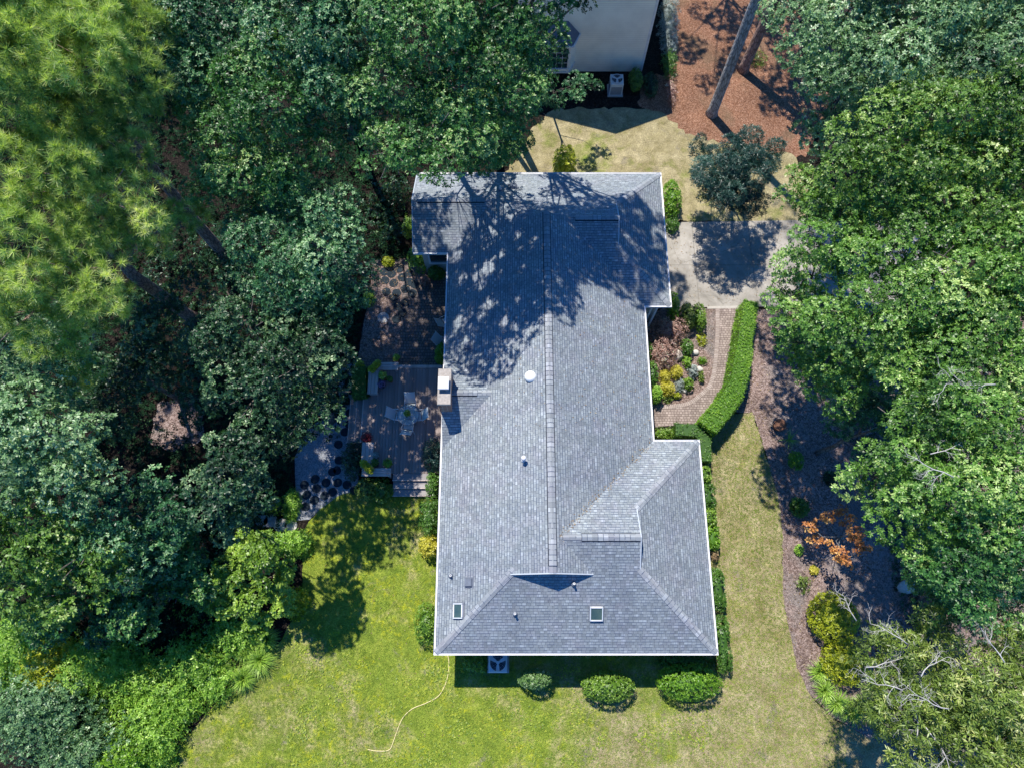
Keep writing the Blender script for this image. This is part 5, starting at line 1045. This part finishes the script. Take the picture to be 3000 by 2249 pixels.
for nm, base, top, lb, cr in [('pine_tree', D(1537, 247), (15.3, 34, 19), 'straight-trunked pine at the back lawn, the left one of two', [((12.6, 28.4, 21), 2.2), ((13.8, 31, 22), 2.0), ((11.2, 31, 21), 1.8), ((13.5, 27.5, 19), 1.6)]), ('pine_tree', D(1605, 152), (14, 36, 20), 'leaning-trunked pine right of the straight one', [((15.8, 33.5, 20), 2.0), ((14, 35.5, 21), 2.0), ((17, 35.6, 21), 1.8), ((16.4, 32, 18), 1.5)])]:
    e = empty(nm, base, lb, 'tree', gW); trunk_mesh(base, cr, .27, 'grey_bark' if 'straight-' in lb else 'pine_bark', e); p, n, t_ = crown_cloud(cr, 3.6, .65, -.2, 1.2); V, tn = needles(p, n, t_, .30, .02, 30); quad_mesh('crown', V, tn, 'needle', e, base)
# trees beyond the top edge of the frame, which shade the roof, the driveway and the pine straw
def far(lb, cr, m='oak_leaf', base=None, dens=12):
    base = base or (sum(c[0][0] for c in cr) / len(cr), sum(c[0][1] for c in cr) / len(cr), 0)
    e = empty('oak_tree', base, lb, 'tree', gW); trunk_mesh(base, cr, .15, 'oak_bark', e); p, n, t_ = crown_cloud(cr, dens); V, tn = rosettes(p, n, t_, .18, .09, 6); quad_mesh('crown', V, tn, m, e, base)
far('tall oak whose crown stands beyond the frame and shades the grey roof', [((.2, 22.5, 16.5), 1.8), ((2.2, 23.0, 17), 1.9), ((3.6, 24.6, 17.5), 1.8), ((1.2, 25.2, 18), 1.9), ((-1.3, 24, 17), 1.6), ((3.2, 22.6, 16.2), 1.1), ((4.6, 22.8, 17), .9), ((-.6, 21.4, 16.5), 1.3)], base=D(1075, 270))
far('oak beyond the top edge shading the pine straw', [((6.8, 39, 14), 1.3), ((9, 41, 14.5), 1.5), ((11.1, 41, 14), 1.5), ((12.2, 36.2, 14), 1.4), ((13.5, 38.4, 13), 1.5), ((9.8, 37.8, 13.5), 1.3), ((14.8, 34.8, 13), 1.3), ((8.2, 36.8, 14.5), 1.0), ((11.2, 34.6, 14), .9)], base=(11.5, 42, 0), dens=11)
far('oak beyond the top edge shading the dark corner of the pine straw', [((16, 38, 13), 2.0), ((18, 40, 13), 2.4), ((15, 41, 14), 2.0), ((19, 37, 12), 1.8), ((17, 35, 12), 1.3)])
# ground cover on the floor of the woods, its leaf colours darkened for shade
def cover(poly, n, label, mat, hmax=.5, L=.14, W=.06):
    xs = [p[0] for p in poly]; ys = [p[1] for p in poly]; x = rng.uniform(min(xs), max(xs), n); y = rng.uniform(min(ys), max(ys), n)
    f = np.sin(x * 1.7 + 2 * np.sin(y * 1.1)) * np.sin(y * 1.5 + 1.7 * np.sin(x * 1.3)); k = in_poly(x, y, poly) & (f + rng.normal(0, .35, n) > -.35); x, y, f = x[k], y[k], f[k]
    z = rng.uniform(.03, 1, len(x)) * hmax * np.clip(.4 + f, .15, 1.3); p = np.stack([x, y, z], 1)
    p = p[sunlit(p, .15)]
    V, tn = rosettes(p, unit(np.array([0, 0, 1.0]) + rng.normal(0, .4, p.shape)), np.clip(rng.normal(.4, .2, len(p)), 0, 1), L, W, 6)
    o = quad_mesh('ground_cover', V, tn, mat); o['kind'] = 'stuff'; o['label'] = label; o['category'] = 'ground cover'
cover([D(*p) for p in [(-250, -200), (1080, -60), (1110, 360), (1080, 372), (880, 372), (880, 560), (800, 570), (780, 700), (760, 860), (730, 950), (640, 960), (635, 1110), (560, 1180), (560, 1350), (480, 1440), (340, 1500), (-200, 1700)]], 90000, 'low plants covering the floor of the western woods, coloured dark to look shaded', 'cover_leaf', .8)
cover([D(*p) for p in [(1790, 100), (2500, -100), (2500, 470), (1780, 470), (1740, 400)]], 9000, 'low plants under the oaks north of the driveway', 'dark_leaf')
cover([D(*p) for p in [(1830, 720), (2500, 690), (2500, 1900), (2150, 1700), (1950, 1560), (1950, 1350), (1900, 1100), (1800, 870)]], 16000, 'low plants under the eastern oaks beyond the mulch', 'dark_leaf', .35)

rough_poly([D(*p) for p in [(340, 870), (400, 855), (440, 890), (435, 950), (380, 975), (320, 955)]], .010, 'mulch', 'sunlit_litter_patch', .1)  # paler mulch sheet paints a pool of sun onto the dark woodland floor
# fallen leaves on lawn, beds and paving
def fallen(poly, n, z, mat, label, L=.07):
    xs = [p[0] for p in poly]; ys = [p[1] for p in poly]; x = rng.uniform(min(xs), max(xs), n); y = rng.uniform(min(ys), max(ys), n); k = in_poly(x, y, poly); x, y = x[k], y[k]
    p = np.stack([x, y, np.full(len(x), z)], 1); V, tn = rosettes(p, unit(np.array([0, 0, 1.0]) + rng.normal(0, .25, p.shape)), rng.uniform(0, 1, len(x)), L, L * .5, 1, .05, .05)
    o = quad_mesh('fallen_leaves', V, tn, mat); o['kind'] = 'stuff'; o['label'] = label; o['category'] = 'fallen leaves'
fallen(mul, 9000, .03, 'brown_leaf', 'dry brown leaves scattered over the east mulch bed', .09)
fallen(lawn, 2600, .05, 'brown_leaf', 'dry leaves scattered on the lawn')
fallen([(p[0], p[1]) for p in dv], 1500, .04, 'brown_leaf', 'dry leaves scattered on the driveway', .07)
fallen([D(*p) for p in [(775, 800), (785, 700), (800, 560), (985, 560), (985, 800)]], 1200, .05, 'brown_leaf', 'dry leaves on the shady patio')
fallen([p[:2] for p in bed], 900, .04, 'brown_leaf', 'dry leaves in the front bed', .05)

# drifts of bright clover and wood sorrel in the south lawn
cx_, cy_ = [], []
for _ in range(90):
    q = D(rng.uniform(620, 1560), rng.choice([rng.uniform(1500, 1650), rng.uniform(1380, 1500)])); sg = rng.uniform(.12, .45); k = int(rng.integers(14, 70)); cx_.append(rng.normal(q[0], sg * 1.4, k)); cy_.append(rng.normal(q[1], sg, k))
cx_ = np.concatenate(cx_); cy_ = np.concatenate(cy_); k = in_poly(cx_, cy_, lawn) & (cy_ < -2.1) | in_poly(cx_, cy_, lawn) & (cx_ < -3.6); cx_, cy_ = cx_[k], cy_[k]
p = np.stack([cx_, cy_, rng.uniform(.03, .07, len(cx_))], 1); V, tn = rosettes(p, unit(np.array([0, 0, 1.0]) + rng.normal(0, .2, p.shape)), rng.uniform(0, 1, len(cx_)), .045, .034, 4, .1, .1)
o = quad_mesh('clover', V, tn, 'clover_leaf'); o['kind'] = 'stuff'; o['label'] = 'bright yellow-green clover drifts in the south lawn'; o['category'] = 'clover'
# needles and leaves caught on the roof
n = 160; u = rng.uniform(0, 1, n); x = 1.85 + 4.32 * u + rng.normal(0, .09, n); y = 2.64 + 4.32 * u + rng.normal(0, .09, n); z = np.maximum(PZ + PP * (6.17 - x), PZ + PP * (6.96 - y)) + .02
x2 = rng.uniform(-2.8, 6, 420); y2 = rng.uniform(7, 16.5, 420); z2 = np.minimum(PZ + PP * (x2 + 3.05), PZ + PP * (6.17 - x2)) + .02
k = ~((x2 < -.8) | (np.abs(x2 - RX) < .25)); p = np.concatenate([np.stack([x, y, z], 1), np.stack([x2, y2, z2], 1)[k]])
V, tn = rosettes(p, unit(np.array([0, 0, 1.0]) + rng.normal(0, .15, p.shape)), rng.uniform(0, 1, len(p)), .08, .03, 1, .05, .05)
o = quad_mesh('fallen_leaves', V, tn, 'brown_leaf'); o['kind'] = 'stuff'; o['label'] = 'dry leaves and needles caught on the grey roof'; o['category'] = 'fallen leaves'
T('understory_tree', 'dark low tree in deep shade behind the two pines', [(1730, 10, 4, 1.4), (1790, 70, 4, 1.3), (1760, 130, 3.2, 1.0), (1800, -50, 4, 1.4)], 'dark_leaf', group=gW, L=.13, W=.055, r0=.1)
